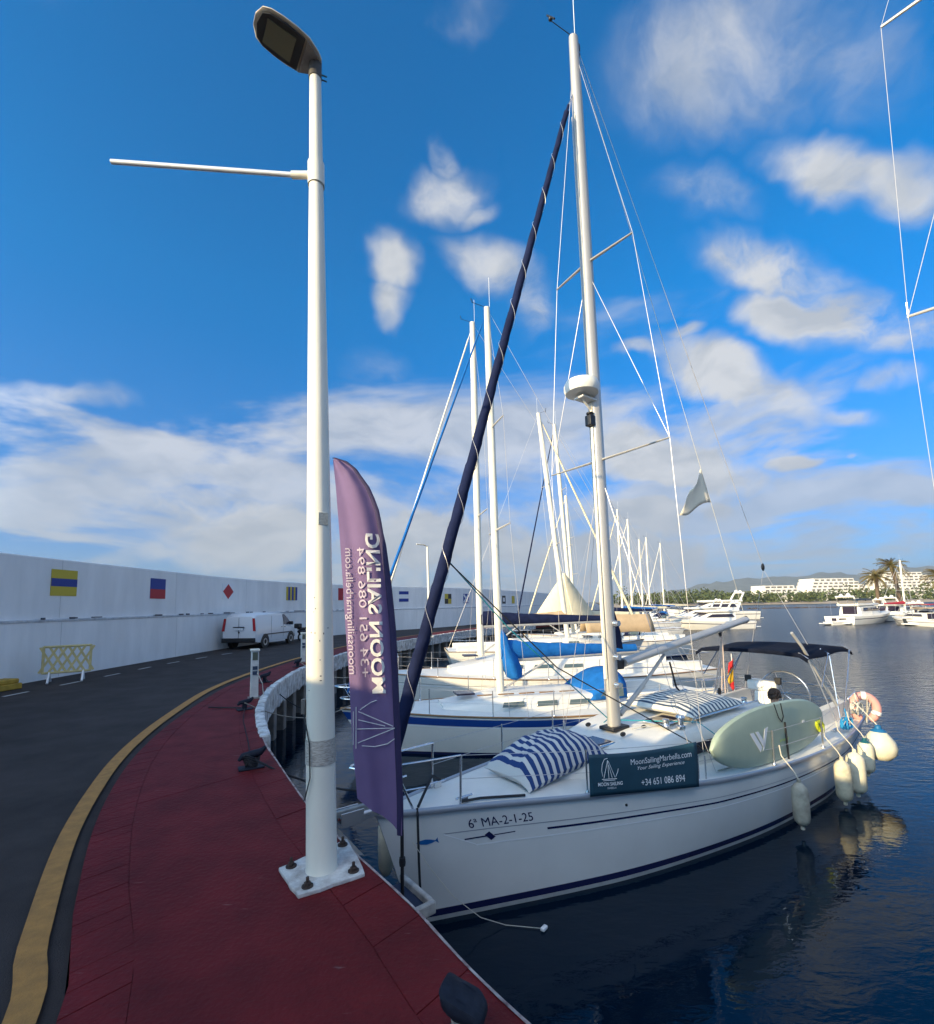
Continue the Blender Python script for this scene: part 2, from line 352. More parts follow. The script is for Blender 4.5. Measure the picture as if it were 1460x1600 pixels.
# ================================================================== THE SETTING
def noise_water():
    mt = bpy.data.materials.new('harbour_water'); mt.use_nodes = True; t = mt.node_tree; b = t.nodes['Principled BSDF']
    b.inputs['Base Color'].default_value = (.0007, .007, .018, 1); b.inputs['Roughness'].default_value = .04; b.inputs['IOR'].default_value = 1.33; b.inputs['Specular Tint'].default_value = (.62, .84, 1.0, 1)
    co = t.nodes.new('ShaderNodeTexCoord'); last = None
    # sheltered under the quay, choppier out in the basin
    sp_ = t.nodes.new('ShaderNodeSeparateXYZ'); t.links.new(co.outputs['Object'], sp_.inputs[0])
    hyp = t.nodes.new('ShaderNodeMath'); hyp.operation = 'MULTIPLY_ADD'; t.links.new(sp_.outputs['X'], hyp.inputs[0]); hyp.inputs[1].default_value = .6; t.links.new(sp_.outputs['Y'], hyp.inputs[2])
    shl = t.nodes.new('ShaderNodeMapRange'); shl.interpolation_type = 'SMOOTHSTEP'; t.links.new(hyp.outputs[0], shl.inputs['Value']); shl.inputs['From Min'].default_value = 9; shl.inputs['From Max'].default_value = 42; shl.inputs['To Min'].default_value = .06; shl.inputs['To Max'].default_value = 1.6
    rg = t.nodes.new('ShaderNodeMapRange'); t.links.new(hyp.outputs[0], rg.inputs['Value']); rg.inputs['From Min'].default_value = 14; rg.inputs['From Max'].default_value = 60; rg.inputs['To Min'].default_value = .015; rg.inputs['To Max'].default_value = .22; t.links.new(rg.outputs[0], b.inputs['Roughness'])
    for sc, dist, stg, rot in (((.55, 1.5, 1), .10, .5, 25), ((2.4, 5.5, 1), .10, .75, -15), ((8, 15, 1), .03, .75, 30)):
        mp = t.nodes.new('ShaderNodeMapping'); mp.inputs['Scale'].default_value = sc; mp.inputs['Rotation'].default_value = (0, 0, R(rot))
        t.links.new(co.outputs['Object'], mp.inputs[0])
        n = t.nodes.new('ShaderNodeTexNoise'); n.inputs['Scale'].default_value = 1; n.inputs['Detail'].default_value = 3; n.inputs['Distortion'].default_value = .6
        t.links.new(mp.outputs[0], n.inputs['Vector'])
        bp = t.nodes.new('ShaderNodeBump'); bp.inputs['Strength'].default_value = stg; bp.inputs['Distance'].default_value = dist
        ms_ = t.nodes.new('ShaderNodeMath'); ms_.operation = 'MULTIPLY'; ms_.inputs[1].default_value = stg; t.links.new(shl.outputs[0], ms_.inputs[0]); t.links.new(ms_.outputs[0], bp.inputs['Strength'])
        t.links.new(n.outputs['Fac'], bp.inputs['Height'])
        if last: t.links.new(last, bp.inputs['Normal'])
        last = bp.outputs[0]
    t.links.new(last, b.inputs['Normal'])
    return mt
tag(MB().add([(-6000, -3000, 0), (6000, -3000, 0), (6000, 12000, 0), (-6000, 12000, 0)], [(0, 1, 2, 3)]).build('water', noise_water(), smooth=False), kind='structure')

WALL = cr([(6, -13), (-1, -7.6), (-6.4, -2.6), (-10.9, 3.1), (-13.2, 9), (-13.55, 14), (-13.55, 18), (-13.5, 22), (-13.3, 26.5), (-12.3, 31.5), (-10.2, 36.5), (-6.6, 42), (-.9, 49), (10, 72), (33, 135)], 10)
QUAY = cr([(6.2, -6), (3.6, -1.5), (1.7, .9), (.2, 2.57), (-.44, 3.45), (-1.1, 4.28), (-1.73, 5.14), (-2.71, 6.7), (-3.49, 8.03), (-4.42, 10.0), (-5.15, 12.27), (-5.59, 14.68), (-5.77, 16.94), (-5.66, 20.7), (-5.1, 25), (-4.05, 28.15), (-.26, 37.6), (5.5, 47), (18, 71), (41, 133)], 8)
SLAB = cr([(3.6, -8.5), (.6, -3.2), (-.9, .2), (-2.14, 2.62), (-2.7, 3.36), (-3.72, 4.86), (-4.63, 6.55), (-5.3, 8.23), (-5.87, 10.13), (-6.47, 12.59), (-6.76, 15.1), (-6.85, 17.26), (-6.84, 19.69), (-6.5, 24.5), (-5.5, 28.6), (-1.7, 38.4), (4.1, 48), (16.6, 71.7), (39.6, 133.6)], 8)
NS = 160
wallr = resample(WALL, np.linspace(0, arclen(WALL)[-1], NS)); slabr = resample(SLAB, np.linspace(0, arclen(SLAB)[-1], NS))

def tex_asphalt():
    mt = mat('asphalt', (.045, .036, .033), .85, var=.35, vs=1.2, bump=.5, bs=140, spec=.3)
    return mt
# road: a sheet from the breakwater wall to the red pavement (a hand below it)
tag(MB().grid([[(*wallr[i], QZ-.012), (*(wallr[i]*.5+slabr[i]*.5), QZ), (*slabr[i], QZ-.02)] for i in range(NS)]).build('road', tex_asphalt()), kind='structure')
road = bpy.data.objects['road']
def offs(c, d):
    t = np.gradient(c, axis=0); t /= np.linalg.norm(t, axis=1)[:, None]; nrm = np.stack([-t[:, 1], t[:, 0]], 1); return c+nrm*d
M_yel = mat('road_yellow', (.42, .20, .042), .75, var=.22, vs=9, bump=.3, bs=120, c2=(.30, .15, .04))
def ribbon(c, d0, d1, z, th=.003):
    a, b = offs(c, d0), offs(c, d1)
    return MB().grid([[(*a[i], z), (*b[i], z)] for i in range(len(c))])
ln = resample(cr(SLAB[::8], 40), np.linspace(0, 75, 420))
og = np.interp(ln[:, 1], [2, 6, 11, 14], [.10, .12, .26, .34]); ow = np.interp(ln[:, 1], [2, 6, 12], [.15, .155, .18])
nrm_ = offs(ln, 1.0)-ln
ya, yb = ln+nrm_*og[:, None], ln+nrm_*(og+ow)[:, None]
MB().grid([[(*ya[i], QZ+.004), (*yb[i], QZ+.005)] for i in range(len(ln))]).build('yellow_line', M_yel, road)
M_dash = mat('road_white', (.55, .55, .54), .8, var=.3, vs=10)
dash_line = resample(cr([(-11.9, 12.2), (-11.95, 16), (-12.05, 19), (-11.7, 22), (-11.2, 24.4)], 12), np.arange(0, 12.2, .1))
for k in range(0, 7):
    i0 = 17*k; seg = dash_line[i0:i0+8]
    if len(seg) > 3: ribbon(seg, -.05, .05, QZ+.005).build('dash', M_dash, road)

# red quay pavement: panels, ribbed border stones by the road, border stones by the water
def red_mat():
    mt = mat('red_paving', (.135, .0105, .0120), .66, var=.3, vs=2.4, bump=.5, bs=28, c2=(.088, .0085, .010), spec=.2)
    t = mt.node_tree; b = t.nodes['Principled BSDF']
    # worn scratches down to the concrete
    co = t.nodes.new('ShaderNodeTexCoord'); mp = t.nodes.new('ShaderNodeMapping'); mp.inputs['Scale'].default_value = (3.0, 26, 1); mp.inputs['Rotation'].default_value = (0, 0, R(-32))
    t.links.new(co.outputs['Object'], mp.inputs[0])
    n = t.nodes.new('ShaderNodeTexNoise'); n.inputs['Scale'].default_value = 1.3; n.inputs['Detail'].default_value = 4; t.links.new(mp.outputs[0], n.inputs[0])
    g = t.nodes.new('ShaderNodeMapRange'); g.inputs['From Min'].default_value = .69; g.inputs['From Max'].default_value = .76; g.inputs['To Max'].default_value = .7; t.links.new(n.outputs[0], g.inputs[0])
    old = b.inputs['Base Color'].links[0].from_socket
    x = t.nodes.new('ShaderNodeMix'); x.data_type = 'RGBA'; t.links.new(g.outputs[0], x.inputs['Factor']); t.links.new(old, x.inputs[6]); x.inputs[7].default_value = (.26, .16, .15, 1)
    t.links.new(x.outputs[2], b.inputs['Base Color']); return mt
M_red = red_mat()
M_conc = mat('quay_concrete', (.23, .215, .20), .85, var=.4, vs=2.2, bump=.5, bs=18)
NQ = 400
qs = resample(QUAY, np.linspace(0, arclen(QUAY)[-1], NQ)); ss = resample(SLAB, np.linspace(0, arclen(SLAB)[-1], NQ))
TOP = QZ+.05
pav = MB().grid([[(*ss[i], QZ-.3), (*ss[i], TOP-.006), (*qs[i], TOP-.006), (*qs[i], TOP-.5)] for i in range(NQ)]).build('pavement', M_red, smooth=False)
tag(pav, kind='structure')
def at_f(f):
    i = f*(NQ-1); k = min(int(i), NQ-2); w = i-k
    return (qs[k]*(1-w)+qs[k+1]*w), (ss[k]*(1-w)+ss[k+1]*w)
def quad_piece(f0, f1, a, b, name, z1=TOP, gap=.002, crack=0, jit=0):
    """piece of paving between stations f0..f1 and across fractions a..b (0 = water, 1 = road)"""
    P = []; n = max(2, int((f1-f0)*152/.5)+1); rows = []
    for k in range(n+1):
        q, s_ = at_f(f0+(f1-f0)*k/n); d = s_-q; L = np.linalg.norm(d)
        g = gap/L
        rows.append((q+d*(a+g), q+d*(b-g)))
    t0 = rows[1][0]-rows[0][0]; 
    mb = MB(); dz = random.uniform(-jit, jit)
    e0 = (rows[1][0]-rows[0][0]); e0 = e0/np.linalg.norm(e0)*gap; 
    rows[0] = (rows[0][0]+e0, rows[0][1]+e0); rows[-1] = (rows[-1][0]-e0, rows[-1][1]-e0)
    poly = [tuple(r_[0]) for r_ in rows]+[tuple(r_[1]) for r_ in reversed(rows)]
    mb.prism(poly, TOP-.03, z1+dz)
    return mb.build(name, M_red, pav, smooth=False, bevel=.003)
fac = 1/152.0
# stations (metres along the quay) of the wide joints
J = [1.0, 6.2, 9.6, 12.8, 15.2, 17.4, 19.6, 23.0, 27.0, 31.5, 36.5, 42.0, 50.0]
for i in range(len(J)-1):
    quad_piece(J[i]*fac, J[i+1]*fac, .19, .83, 'paving_panel', jit=.002)
f = 3.0
while f < 26.0:
    d = random.uniform(.46, .6); quad_piece(f*fac, (f+d)*fac, .0, .19, 'border_stone', jit=.003, gap=.0025); f += d
f = 1.5
while f < 24.0:
    d = random.uniform(.15, .19); quad_piece(f*fac, (f+d)*fac, .83, 1.0, 'rib_stone', jit=.002, gap=.0013); f += d
for (a_, b_) in ((.0, .19), (.83, 1.0)):
    quad_piece(26.0*fac, 50.0*fac, a_, b_, 'border_strip'); quad_piece(50*fac, .999, a_, b_, 'border_strip')
quad_piece(50*fac, .999, .19, .83, 'paving_strip')
# chipped white painted nosing along the water
edge = resample(QUAY, np.linspace(3, 60, 420)); 
rows = []
for i, p in enumerate(edge):
    w1 = .004+.016*abs(mnoise.noise(Vector((i*.35, 3.1, 0))))+.022*max(0, mnoise.noise(Vector((i*.11, 9.1, 0))))
    rows.append(w1)
ein = np.array([offs(edge, rows[i])[i] for i in range(len(edge))]); eo = offs(edge, -.012)
MB().grid([[(*ein[i], TOP+.005), (*eo[i], TOP+.004), (*eo[i], TOP-.05)] for i in range(len(edge))]).build('nosing', mat('chipped_white', (.42, .38, .35), .85, var=.6, vs=10, c2=(.12, .05, .05)), pav)

# quay face: dark recess with concrete piles and a white painted beam
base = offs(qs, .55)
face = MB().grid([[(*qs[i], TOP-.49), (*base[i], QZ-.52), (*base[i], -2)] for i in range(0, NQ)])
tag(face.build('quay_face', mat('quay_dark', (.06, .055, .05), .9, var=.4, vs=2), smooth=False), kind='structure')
qf = bpy.data.objects['quay_face']
pil = resample(QUAY, np.arange(3.5, 62, 1.15)); tng = np.gradient(pil, axis=0)
for p, t_ in zip(pil, tng):
    t_ = t_/np.linalg.norm(t_); nrm = np.array([-t_[1], t_[0]]); c = p+nrm*.30
    MB().box((c[0], c[1], -.25), (.34, .46, 2.6), math.atan2(t_[1], t_[0])).build('pile', M_conc, qf, smooth=False, bevel=.03)
# white ribbed rubber beams hung over the edge beyond the second mooring
M_beam = mat('white_rubber_beam', (.60, .61, .61), .7, var=.45, vs=5, bump=.4, bs=20, c2=(.24, .23, .22))
beam_s = np.arange(16.9, 62, .235)
bp_ = resample(QUAY, beam_s); bt = np.gradient(bp_, axis=0)
for k, (p, t_) in enumerate(zip(bp_, bt)):
    t_ = t_/np.linalg.norm(t_); nrm = np.array([-t_[1], t_[0]]); c = p-nrm*.05
    h = .62+.06*mnoise.noise(Vector((k*.9, 0, 0)))
    w_ = .215 if k % 4 else .2
    MB().box((c[0], c[1], TOP-h/2+.04+random.uniform(-.012, .012)), (w_, .17+random.uniform(-.015, .02), h), math.atan2(t_[1], t_[0])).build('beam_rib', M_beam, qf, smooth=False, bevel=.03)

# ------------------------------------------------------------------ breakwater wall
def wall_mat():
    mt = mat('white_wall', (.84, .825, .80), .75, var=.10, vs=1.6, bump=.25, bs=20, stretch=(1, 1, .22))
    return mt
M_wall = wall_mat()
wr = empty('breakwater_wall', (-13.55, 16, QZ), 0, 'long curving white breakwater wall with ledge and painted signal flags', 'wall')
WO = Vector((-13.55, 16, QZ))
wl = resample(WALL, np.linspace(0, arclen(WALL)[-1], 300))
def wrow(d, z): o_ = offs(wl, d); return o_, z
def wsheet(prof, name, m_):
    rows = []
    os_ = [offs(wl, d) for d, z in prof]
    for i in range(len(wl)): rows.append([(os_[k][i][0]-WO.x, os_[k][i][1]-WO.y, prof[k][1]-WO.z) for k in range(len(prof))])
    return MB().grid(rows).build(name, m_, wr)
HW = 5.42
wsheet([(0, QZ-.4), (0, 3.42), (.6, 3.42), (.6, QZ-.4)], 'lower_wall', M_wall)
wsheet([(.10, 3.421), (.10, HW), (.13, HW+.03), (.6, HW+.03), (.6, 3.421)], 'upper_wall', M_wall)
wsheet([(-.015, 3.36), (-.03, 3.40), (-.03, 3.44), (.1, 3.455)], 'ledge', mat('wall_ledge', (.62, .63, .65), .8, var=.3, vs=4, bump=.4))
for k in range(18):          # casting joints
    s_ = 30.5+k*6.1; p = resample(WALL, np.array([s_, s_+.05])); t_ = p[1]-p[0]; nn = np.array([-t_[1], t_[0]])/np.linalg.norm(t_)
    for d_, z0, z1 in ((.0, QZ, 3.35), (.1, 3.47, HW)):
        c = p[0]+nn*d_; MB().box((c[0]-WO.x, c[1]-WO.y, (z0+z1)/2-WO.z), (.018, .01, z1-z0-.02), math.atan2(t_[1], t_[0])).build('casting_joint', mat('joint_grey', (.60, .59, .57), .9), wr, smooth=False)
M_soot = mat('dark_scuff', (.10, .10, .11), .9)
for k in range(26):          # scraps and weeds caught on the ledge
    s_ = random.uniform(35, 60); p = resample(WALL, np.array([s_, s_+.05])); t_ = p[1]-p[0]
    MB().box((p[0][0]-WO.x+.02, p[0][1]-WO.y, 3.455+.02-WO.z), (random.uniform(.1, .5), .05, random.uniform(.02, .07)), math.atan2(t_[1], t_[0])).build('ledge_scrap', M_soot, wr, smooth=False)
FY = mat('flag_yellow', (.56, .42, .03), .6); FB = mat('flag_blue', (.008, .035, .25), .6); FR = mat('flag_red', (.42, .015, .025), .6); FK = mat('flag_black', (.02, .02, .02), .6); FW = mat('flag_white', (.78, .78, .78), .6)
FWALL = arclen(WALL)
def flag(s_, zc, w, h, pieces, label, back):
    s_ += -0.6
    p = resample(WALL, np.array([s_-w/2, s_+w/2])); t_ = (p[1]-p[0]); t_ /= np.linalg.norm(t_); nrm = np.array([t_[1], -t_[0]])
    o = p[0]+nrm*(-.1)
    def pt(u, v, d): q = o+t_*u*w+nrm*(d); return (q[0]-WO.x, q[1]-WO.y, zc+(v-.5)*h-WO.z)
    mb = MB().slab([pt(0, 0, .004), pt(1, 0, .004), pt(1, 1, .004), pt(0, 1, .004)], (nrm[0], nrm[1], 0), .014)
    b = mb.build('signal_flag', back, wr, smooth=False); b['label'] = label
    for poly, m_ in pieces:
        MB().slab([pt(u, v, .0185) for u, v in poly], (nrm[0], nrm[1], 0), .003).build('flag_field', m_, b, smooth=False)
rect = lambda a, b, c, d: [(a, b), (c, b), (c, d), (a, d)]
flag(37.3, 4.66, 1.02, .88, [(rect(0, .36, 1, .66), FB)], 'yellow flag panel with blue middle band', FY)
flag(42.05, 4.63, .98, .88, [(rect(0, 0, 1, .47), FR)], 'flag panel blue above red', FB)
flag(47.7, 4.66, 1.02, .9, [([(.5, .03), (.97, .5), (.5, .97), (.03, .5)], FR)], 'white flag panel with red diamond', FW)
flag(53.9, 4.67, 1.1, .92, [(rect(i/6, 0, (i+1)/6, 1), FB) for i in (1, 3, 5)], 'yellow and blue vertical striped flag panel', FY)
flag(58.75, 4.7, 1.1, .95, [(rect(.5, 0, 1, 1), FR)], 'flag panel half white half red', FW)
flag(66.3, 4.55, 1.1, .95, [(rect(0, .7, 1, 1), FB), (rect(0, 0, 1, .3), FB)], 'blue white blue banded flag panel', FW)
flag(69.6, 4.36, 1.1, .95, [(rect(.5, 0, 1, 1), FB)], 'flag panel half yellow half blue', FY)
flag(72.2, 4.32, 1.15, 1.0, [(rect(.5, .5, 1, 1), FK), (rect(0, 0, .5, .5), FK)], 'yellow and black quartered flag panel', FY)
flag(75.8, 4.36, 1.2, 1.0, [([(0, .15), (.15, 0), (1, .85), (.85, 1)], FW), ([(0, .85), (.85, 0), (1, .15), (.15, 1)], FW)], 'blue flag panel with white diagonal cross', FB)
flag(79.2, 4.31, 1.2, 1.0, [(rect(i/4, j/4, (i+1)/4, (j+1)/4), FB) for i in range(4) for j in range(4) if (i+j) % 2], 'blue and white chequered flag panel', FW)
flag(86.0, 4.25, 1.2, 1.0, [(rect(.25, .25, .75, .75), FW)], 'dark flag panel with white centre', FK)
flag(89.6, 4.25, 1.2, 1.0, [], 'plain yellow flag panel', FY)

# ------------------------------------------------------------------ far shore
def fbm(x, y, s): return mnoise.fractal(Vector((x*s, y*s, 1.7)), 1.0, 2.0, 5)
# ridge line: (x/y slope, height) silhouette built as real terrain 2.6 to 4.5 km away
rows = []
XS = np.linspace(-500, 5200, 130)
prof = lambda x: np.interp(x, [-500, 900, 1200, 1500, 1900, 2300, 2700, 3100, 3700, 4500, 5200], [0, 0, 40, 95, 150, 165, 170, 215, 240, 255, 262])
for j, (yy, k) in enumerate(((2500, 0), (2700, .28), (2900, .55), (3100, .82), (3300, 1.0), (3700, .8), (4600, .1))):
    rows.append([(x*(yy/3300), yy, max(-2, prof(x)*k*(1+.16*fbm(x, yy*2, .004)) + 14*k*fbm(x, yy, .012))) for x in XS])
tag(MB().grid(rows).build('hills', mat('hill_scrub', (.13, .14, .13), .95, var=.45, vs=.012, c2=(.09, .11, .10))), kind='structure')
# coastal plain, beach, rock jetty
M_sand = mat('beach_sand', (.42, .33, .24), .95, var=.2, vs=.2)
shore = [(95, 330), (150, 345), (230, 330), (330, 300), (480, 290)]
sh = cr(shore, 8)
tag(MB().grid([[(p[0], p[1], -.3), (p[0]+2, p[1]+8, .9), (p[0]+10, p[1]+24, 1.6), (p[0]*8, p[1]*8.5, 3.0)] for p in sh]).build('beach', M_sand), kind='structure')
M_rock = mat('jetty_rock', (.075, .05, .036), .95, var=.4, vs=.6)
jet = MB()
for k in range(260):
    t_ = random.random(); x = 48+t_*95; y = 205-22*t_+random.uniform(-1.5, 1.5); r_ = random.uniform(.2, .42)
    jet.ball((x, y, .1), r_, 4, (random.uniform(.9, 1.6), 1, random.uniform(.4, .8)), Euler((random.random(), random.random(), random.random()*6)).to_matrix())
tag(jet.build('rock_jetty', M_rock, smooth=False), 'low brown rock jetty lying off the far beach', 'jetty', kind='stuff')
# tree belt behind the beach (reads as one mass) built of leaf clumps
def leaf_mass(name, items, m_, per=70, leaf=.5, kind='stuff'):
    rng = np.random.default_rng(3); V = []; Fc = []
    for (x, y, z, rx, rz) in items:
        n = per; th = rng.uniform(0, 2*math.pi, n); ph = np.arccos(rng.uniform(-.35, 1, n)); rr = rng.uniform(.72, 1.06, n)
        px = x+rx*rr*np.sin(ph)*np.cos(th); py = y+rx*rr*np.sin(ph)*np.sin(th); pz = z+rz*rr*np.cos(ph)
        for i in range(n):
            c = np.array((px[i], py[i], pz[i])); a = rng.normal(size=3); a /= np.linalg.norm(a); b = np.cross(a, rng.normal(size=3)); b /= np.linalg.norm(b)
            s_ = leaf*rng.uniform(.6, 1.4); o = len(V); V += [tuple(c+a*s_), tuple(c+b*s_*.7), tuple(c-a*s_), tuple(c-b*s_*.7)]; Fc.append((o, o+1, o+2, o+3))
    mb = MB(); mb.v = V; mb.f = Fc
    return mb.build(name, m_, smooth=False, recalc=False)
items = []
for k in range(210):
    t_ = random.random(); x = 110+t_*390; y = 352-55*t_+random.uniform(0, 45); h = random.uniform(4.5, 9)*(1 if random.random() > .12 else 1.5)
    items.append((x, y, 1.2+h*.35, h*.8, h*.75))
M_leaf = mat('shore_foliage', (.075, .095, .03), .8, var=.55, vs=.15, c2=(.035, .05, .018))
tb = leaf_mass('tree_belt', items, M_leaf, 60, .95); tag(tb, 'olive green belt of trees behind the far beach', 'trees', kind='stuff')
items = [(220+random.random()*800, 470+random.random()*160, 5+random.random()*3, 9+random.random()*7, 6+random.random()*4) for k in range(120)]
tag(leaf_mass('wooded_slope', items, mat('slope_foliage', (.06, .075, .035), .85, var=.5, vs=.1, c2=(.035, .05, .025)), 50, 2.2), 'dark green woods rising behind the tree belt', 'trees', kind='stuff')
# terraced white apartment blocks
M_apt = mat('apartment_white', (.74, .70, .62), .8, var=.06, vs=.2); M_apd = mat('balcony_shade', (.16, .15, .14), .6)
apts = [((262, 400), 34, 3, 'small low white apartment block, leftmost on the far shore'), ((318, 408), 62, 5, 'stepped white apartment block between the low block and the palms'), ((405, 430), 84, 7, 'widest white terraced apartment block at the right edge of the shore')]
for (x, y), w, n, lb in apts:
    b = empty('apartment_block', (x, y, 6.5), R(8), lb, 'building', 'white apartment blocks on the far shore')
    for k in range(n):
        ww = w*(1-.09*k); z = k*2.9
        MB().box((k*1.6, k*3.2, z+1.45-(4 if k == 0 else 0)), (ww, 16, 2.9+(8 if k == 0 else 0))).build('storey', M_apt, b, smooth=False)
        nb = int(ww/5)
        for q in range(nb):
            xx = k*1.6-ww/2+2.5+q*ww/nb
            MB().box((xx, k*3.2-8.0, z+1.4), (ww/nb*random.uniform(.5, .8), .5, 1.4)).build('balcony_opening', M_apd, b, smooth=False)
        MB().box((k*1.6, k*3.2-8.5, z+.3), (ww, .9, .6)).build('balcony_wall', M_apt, b, smooth=False)
# palms
M_frond = mat('palm_frond', (.10, .095, .025), .7, var=.4, vs=.8, c2=(.16, .10, .03)); M_trunk = mat('palm_trunk', (.13, .09, .06), .9, var=.3, vs=2, bump=.6, bs=6)
def palm(loc, h, r, lb, lean=0):
    p = empty('palm_tree', loc, 0, lb, 'palm tree', 'date palms on the far quay')
    MB().tube([(lean*.0, 0, -.3), (lean*.25, 0, h*.4), (lean*.6, 0, h*.75), (lean, 0, h)], [.42, .34, .33, .4], 10).build('trunk', M_trunk, p)
    mb = MB()
    for k in range(64):
        az = k*2.399+random.uniform(-.2, .2); el = random.uniform(-.55, 1.25); L = r*random.uniform(.85, 1.1); d = Vector((math.cos(az), math.sin(az), 0)); sd_ = Vector((-d.y, d.x, 0))
        pts = []
        for i in range(8):
            t_ = i/7; pts.append(Vector((lean, 0, h))+d*(L*t_*math.cos(el*(1-t_*.3)))+Vector((0, 0, L*(t_*math.sin(el)-.55*t_*t_*(1.1-.3*el)))))
        for i in range(7):
            a, b = pts[i], pts[i+1]; wdt = .42*(1-.6*abs(i/6-.35))
            for s_ in (-1, 1):
                for q in (0, .5):
                    c = a.lerp(b, q); e = c+sd_*s_*wdt+(b-a)*.7-Vector((0, 0, .22)); c2_ = a.lerp(b, q+.42)
                    mb.add([c, c2_, e], [(0, 1, 2)])
    mb.build('crown', M_frond, p, smooth=False, recalc=False)
palm((84.6, 97, 1.4), 6.6, 3.1, 'left palm of the pair behind the moored motor boats')
palm((93.3, 101.5, 1.4), 9.0, 3.2, 'taller right palm of the pair behind the moored motor boats', -1.2)
palm((98.5, 98, 1.4), 6.5, 3.0, 'palm cut by the right edge of the photo')
# far quay the palms stand on
tag(MB().box((127, 103, .3), (78, 14, 2.0)).build('far_quay', M_conc, smooth=False), kind='structure')

# ================================================================== YACHTS
def interp(xs, ys):
    xs = np.array(xs, float); ys = np.array(ys, float)
    fine = cr(np.stack([xs, ys], 1), 8)
    o = np.argsort(fine[:, 0], kind='stable'); return lambda u: float(np.interp(u, fine[o, 0], fine[o, 1]))
class Hull:
    """x runs aft from the bow, y to starboard/far side, z up from the waterline"""
    def __init__(s, L, hb, wl, zs, rake=.45, trans=.3, draft=.45):
        s.L, s.rake, s.trans, s.draft = L, rake, trans, draft
        s.hb = interp(*zip(*hb)); s.wl = interp(*zip(*wl)); s.zs = interp(*zip(*zs)); s.z0 = s.zs(0)
    def pt(s, u, z, side=1, off=0):
        zs = s.zs(u); q = z/zs
        x0 = s.rake*(1-min(1.0, z/s.z0)) if z > 0 else s.rake*(1-z*.8)
        x1 = s.L - s.trans*(1-min(1, max(0, q)))
        x = x0+u*(x1-x0); hb, wl = max(.012, s.hb(u)), max(.008, s.wl(u))
        y = wl+(hb-wl)*(1-(1-q)**1.5) if z >= 0 else wl*math.sqrt(max(0, 1-(z/s.draft)**2*.98))
        return (x, side*(y+off), z)
    def u_at(s, x): return x/s.L
    def edge(s, x):
        u = x/s.L; return s.hb(u), s.zs(u)
    def body(s, nu=46):
        mb = MB(); US = [(i/nu)**1.25 for i in range(nu+1)]; fr_ = [1, .93, .82, .68, .54, .4, .28, .18, .1, .04, 0]; neg = [-.15, -.3, -s.draft]
        for side in (-1, 1):
            mb.grid([[s.pt(u, f_*s.zs(u), side) for f_ in fr_]+[s.pt(u, z, side) for z in neg] for u in US])
        P = [s.pt(1, f_*s.zs(1), -1) for f_ in fr_]+[s.pt(1, f_*s.zs(1), 1) for f_ in reversed(fr_)]
        mb.add(P, [tuple(range(len(P)))])
        return mb
    def band(s, z0, z1, off=.003, u0=0.0, u1=1.0, n=60, sides=(-1, 1)):
        mb = MB(); f0 = z0 if callable(z0) else (lambda u: z0); f1 = z1 if callable(z1) else (lambda u: z1)
        for side in sides:
            mb.grid([[s.pt(u, f0(u)+(f1(u)-f0(u))*k/2, side, off) for k in range(3)] for u in [u0+(u1-u0)*(i/n)**1.2 for i in range(n+1)]])
        return mb
    def deck(s, x0, x1, dz=0, camber=.05, n=40, inner=None, m_=7):
        rows = []
        for i in range(n+1):
            x = x0+(x1-x0)*(i/n); hb, zs = s.edge(x); row = []
            for k in range(-m_, m_+1):
                f_ = k/m_; row.append((x, f_*(hb-.004), zs+dz+camber*(1-f_*f_)*min(1, hb)))
            rows.append(row)
        return MB().grid(rows)
    def wrap(s, u_x, z, side=-1, off=.005):
        return s.pt(u_x/s.L, z, side, off)
def trunk(st, slope=.12, n=8):
    """cabin trunk from stations (x, half width, z deck, z top)"""
    rows = []
    for (x, w, zd, zt) in st:
        h = zt-zd; r_ = [(x, -w, zd-.05), (x, -w+slope*.5, zd+h*.55), (x, -w+slope, zd+h*.82)]
        for k in range(n+1):
            f_ = -1+2*k/n; r_.append((x, f_*(w-slope*1.5), zd+h*(.94+.06*(1-f_*f_))))
        r_ += [(x, w-slope, zd+h*.82), (x, w-slope*.5, zd+h*.55), (x, w, zd-.05)]
        rows.append(r_)
    mb = MB().grid(rows); k = len(rows[0]); o = len(mb.v)-k
    mb.f.append(tuple(range(k))); mb.f.append(tuple(reversed(range(o, o+k))))
    return mb
def furl(a, b, r0_, r1_, name, m_, parent, n=46, lumps=.12, seams=None):
    a, b = Vector(a), Vector(b); T = (b-a).normalized(); hh = T.cross(Vector((0, 0, 1))).normalized(); vv = hh.cross(T); rows = []; n = n*4; q = 14
    for i in range(n+1):
        t = i/n; c = a.lerp(b, t); base_r = (r0_+(r1_-r0_)*t)*(1+lumps*.6*mnoise.noise(Vector((i*.13, 2, 0))))*(.5 if t < .015 or t > .985 else 1)
        # the cloth is wound on a spiral: overlapping edges and wrinkles
        rows.append([c+(hh*math.cos(2*math.pi*k/q)+vv*math.sin(2*math.pi*k/q))*base_r*(1+lumps*1.6*(((k/q+i*.055) % 1.0)-.5)+lumps*.8*mnoise.noise(Vector((k*.9, i*.21, 3)))) for k in range(q)])
    mb = MB().grid(rows, closed=True); mb.f.append(tuple(range(q))); mb.f.append(tuple(range(len(mb.v)-q, len(mb.v))))
    o = mb.build(name, m_, parent)
    if seams:      # lashing wound round the rolled sail
        h, v = hh, vv; P = []
        tot = 260
        for i in range(tot):
            t = .02+.96*i/tot; an = i*.33; rr = (r0_+(r1_-r0_)*t)*1.12+.004
            P.append(a.lerp(b, t)+h*math.cos(an)*rr+v*math.sin(an)*rr)
        MB().tube(P, .0035, 4).build('lashing', seams, o)
    return o
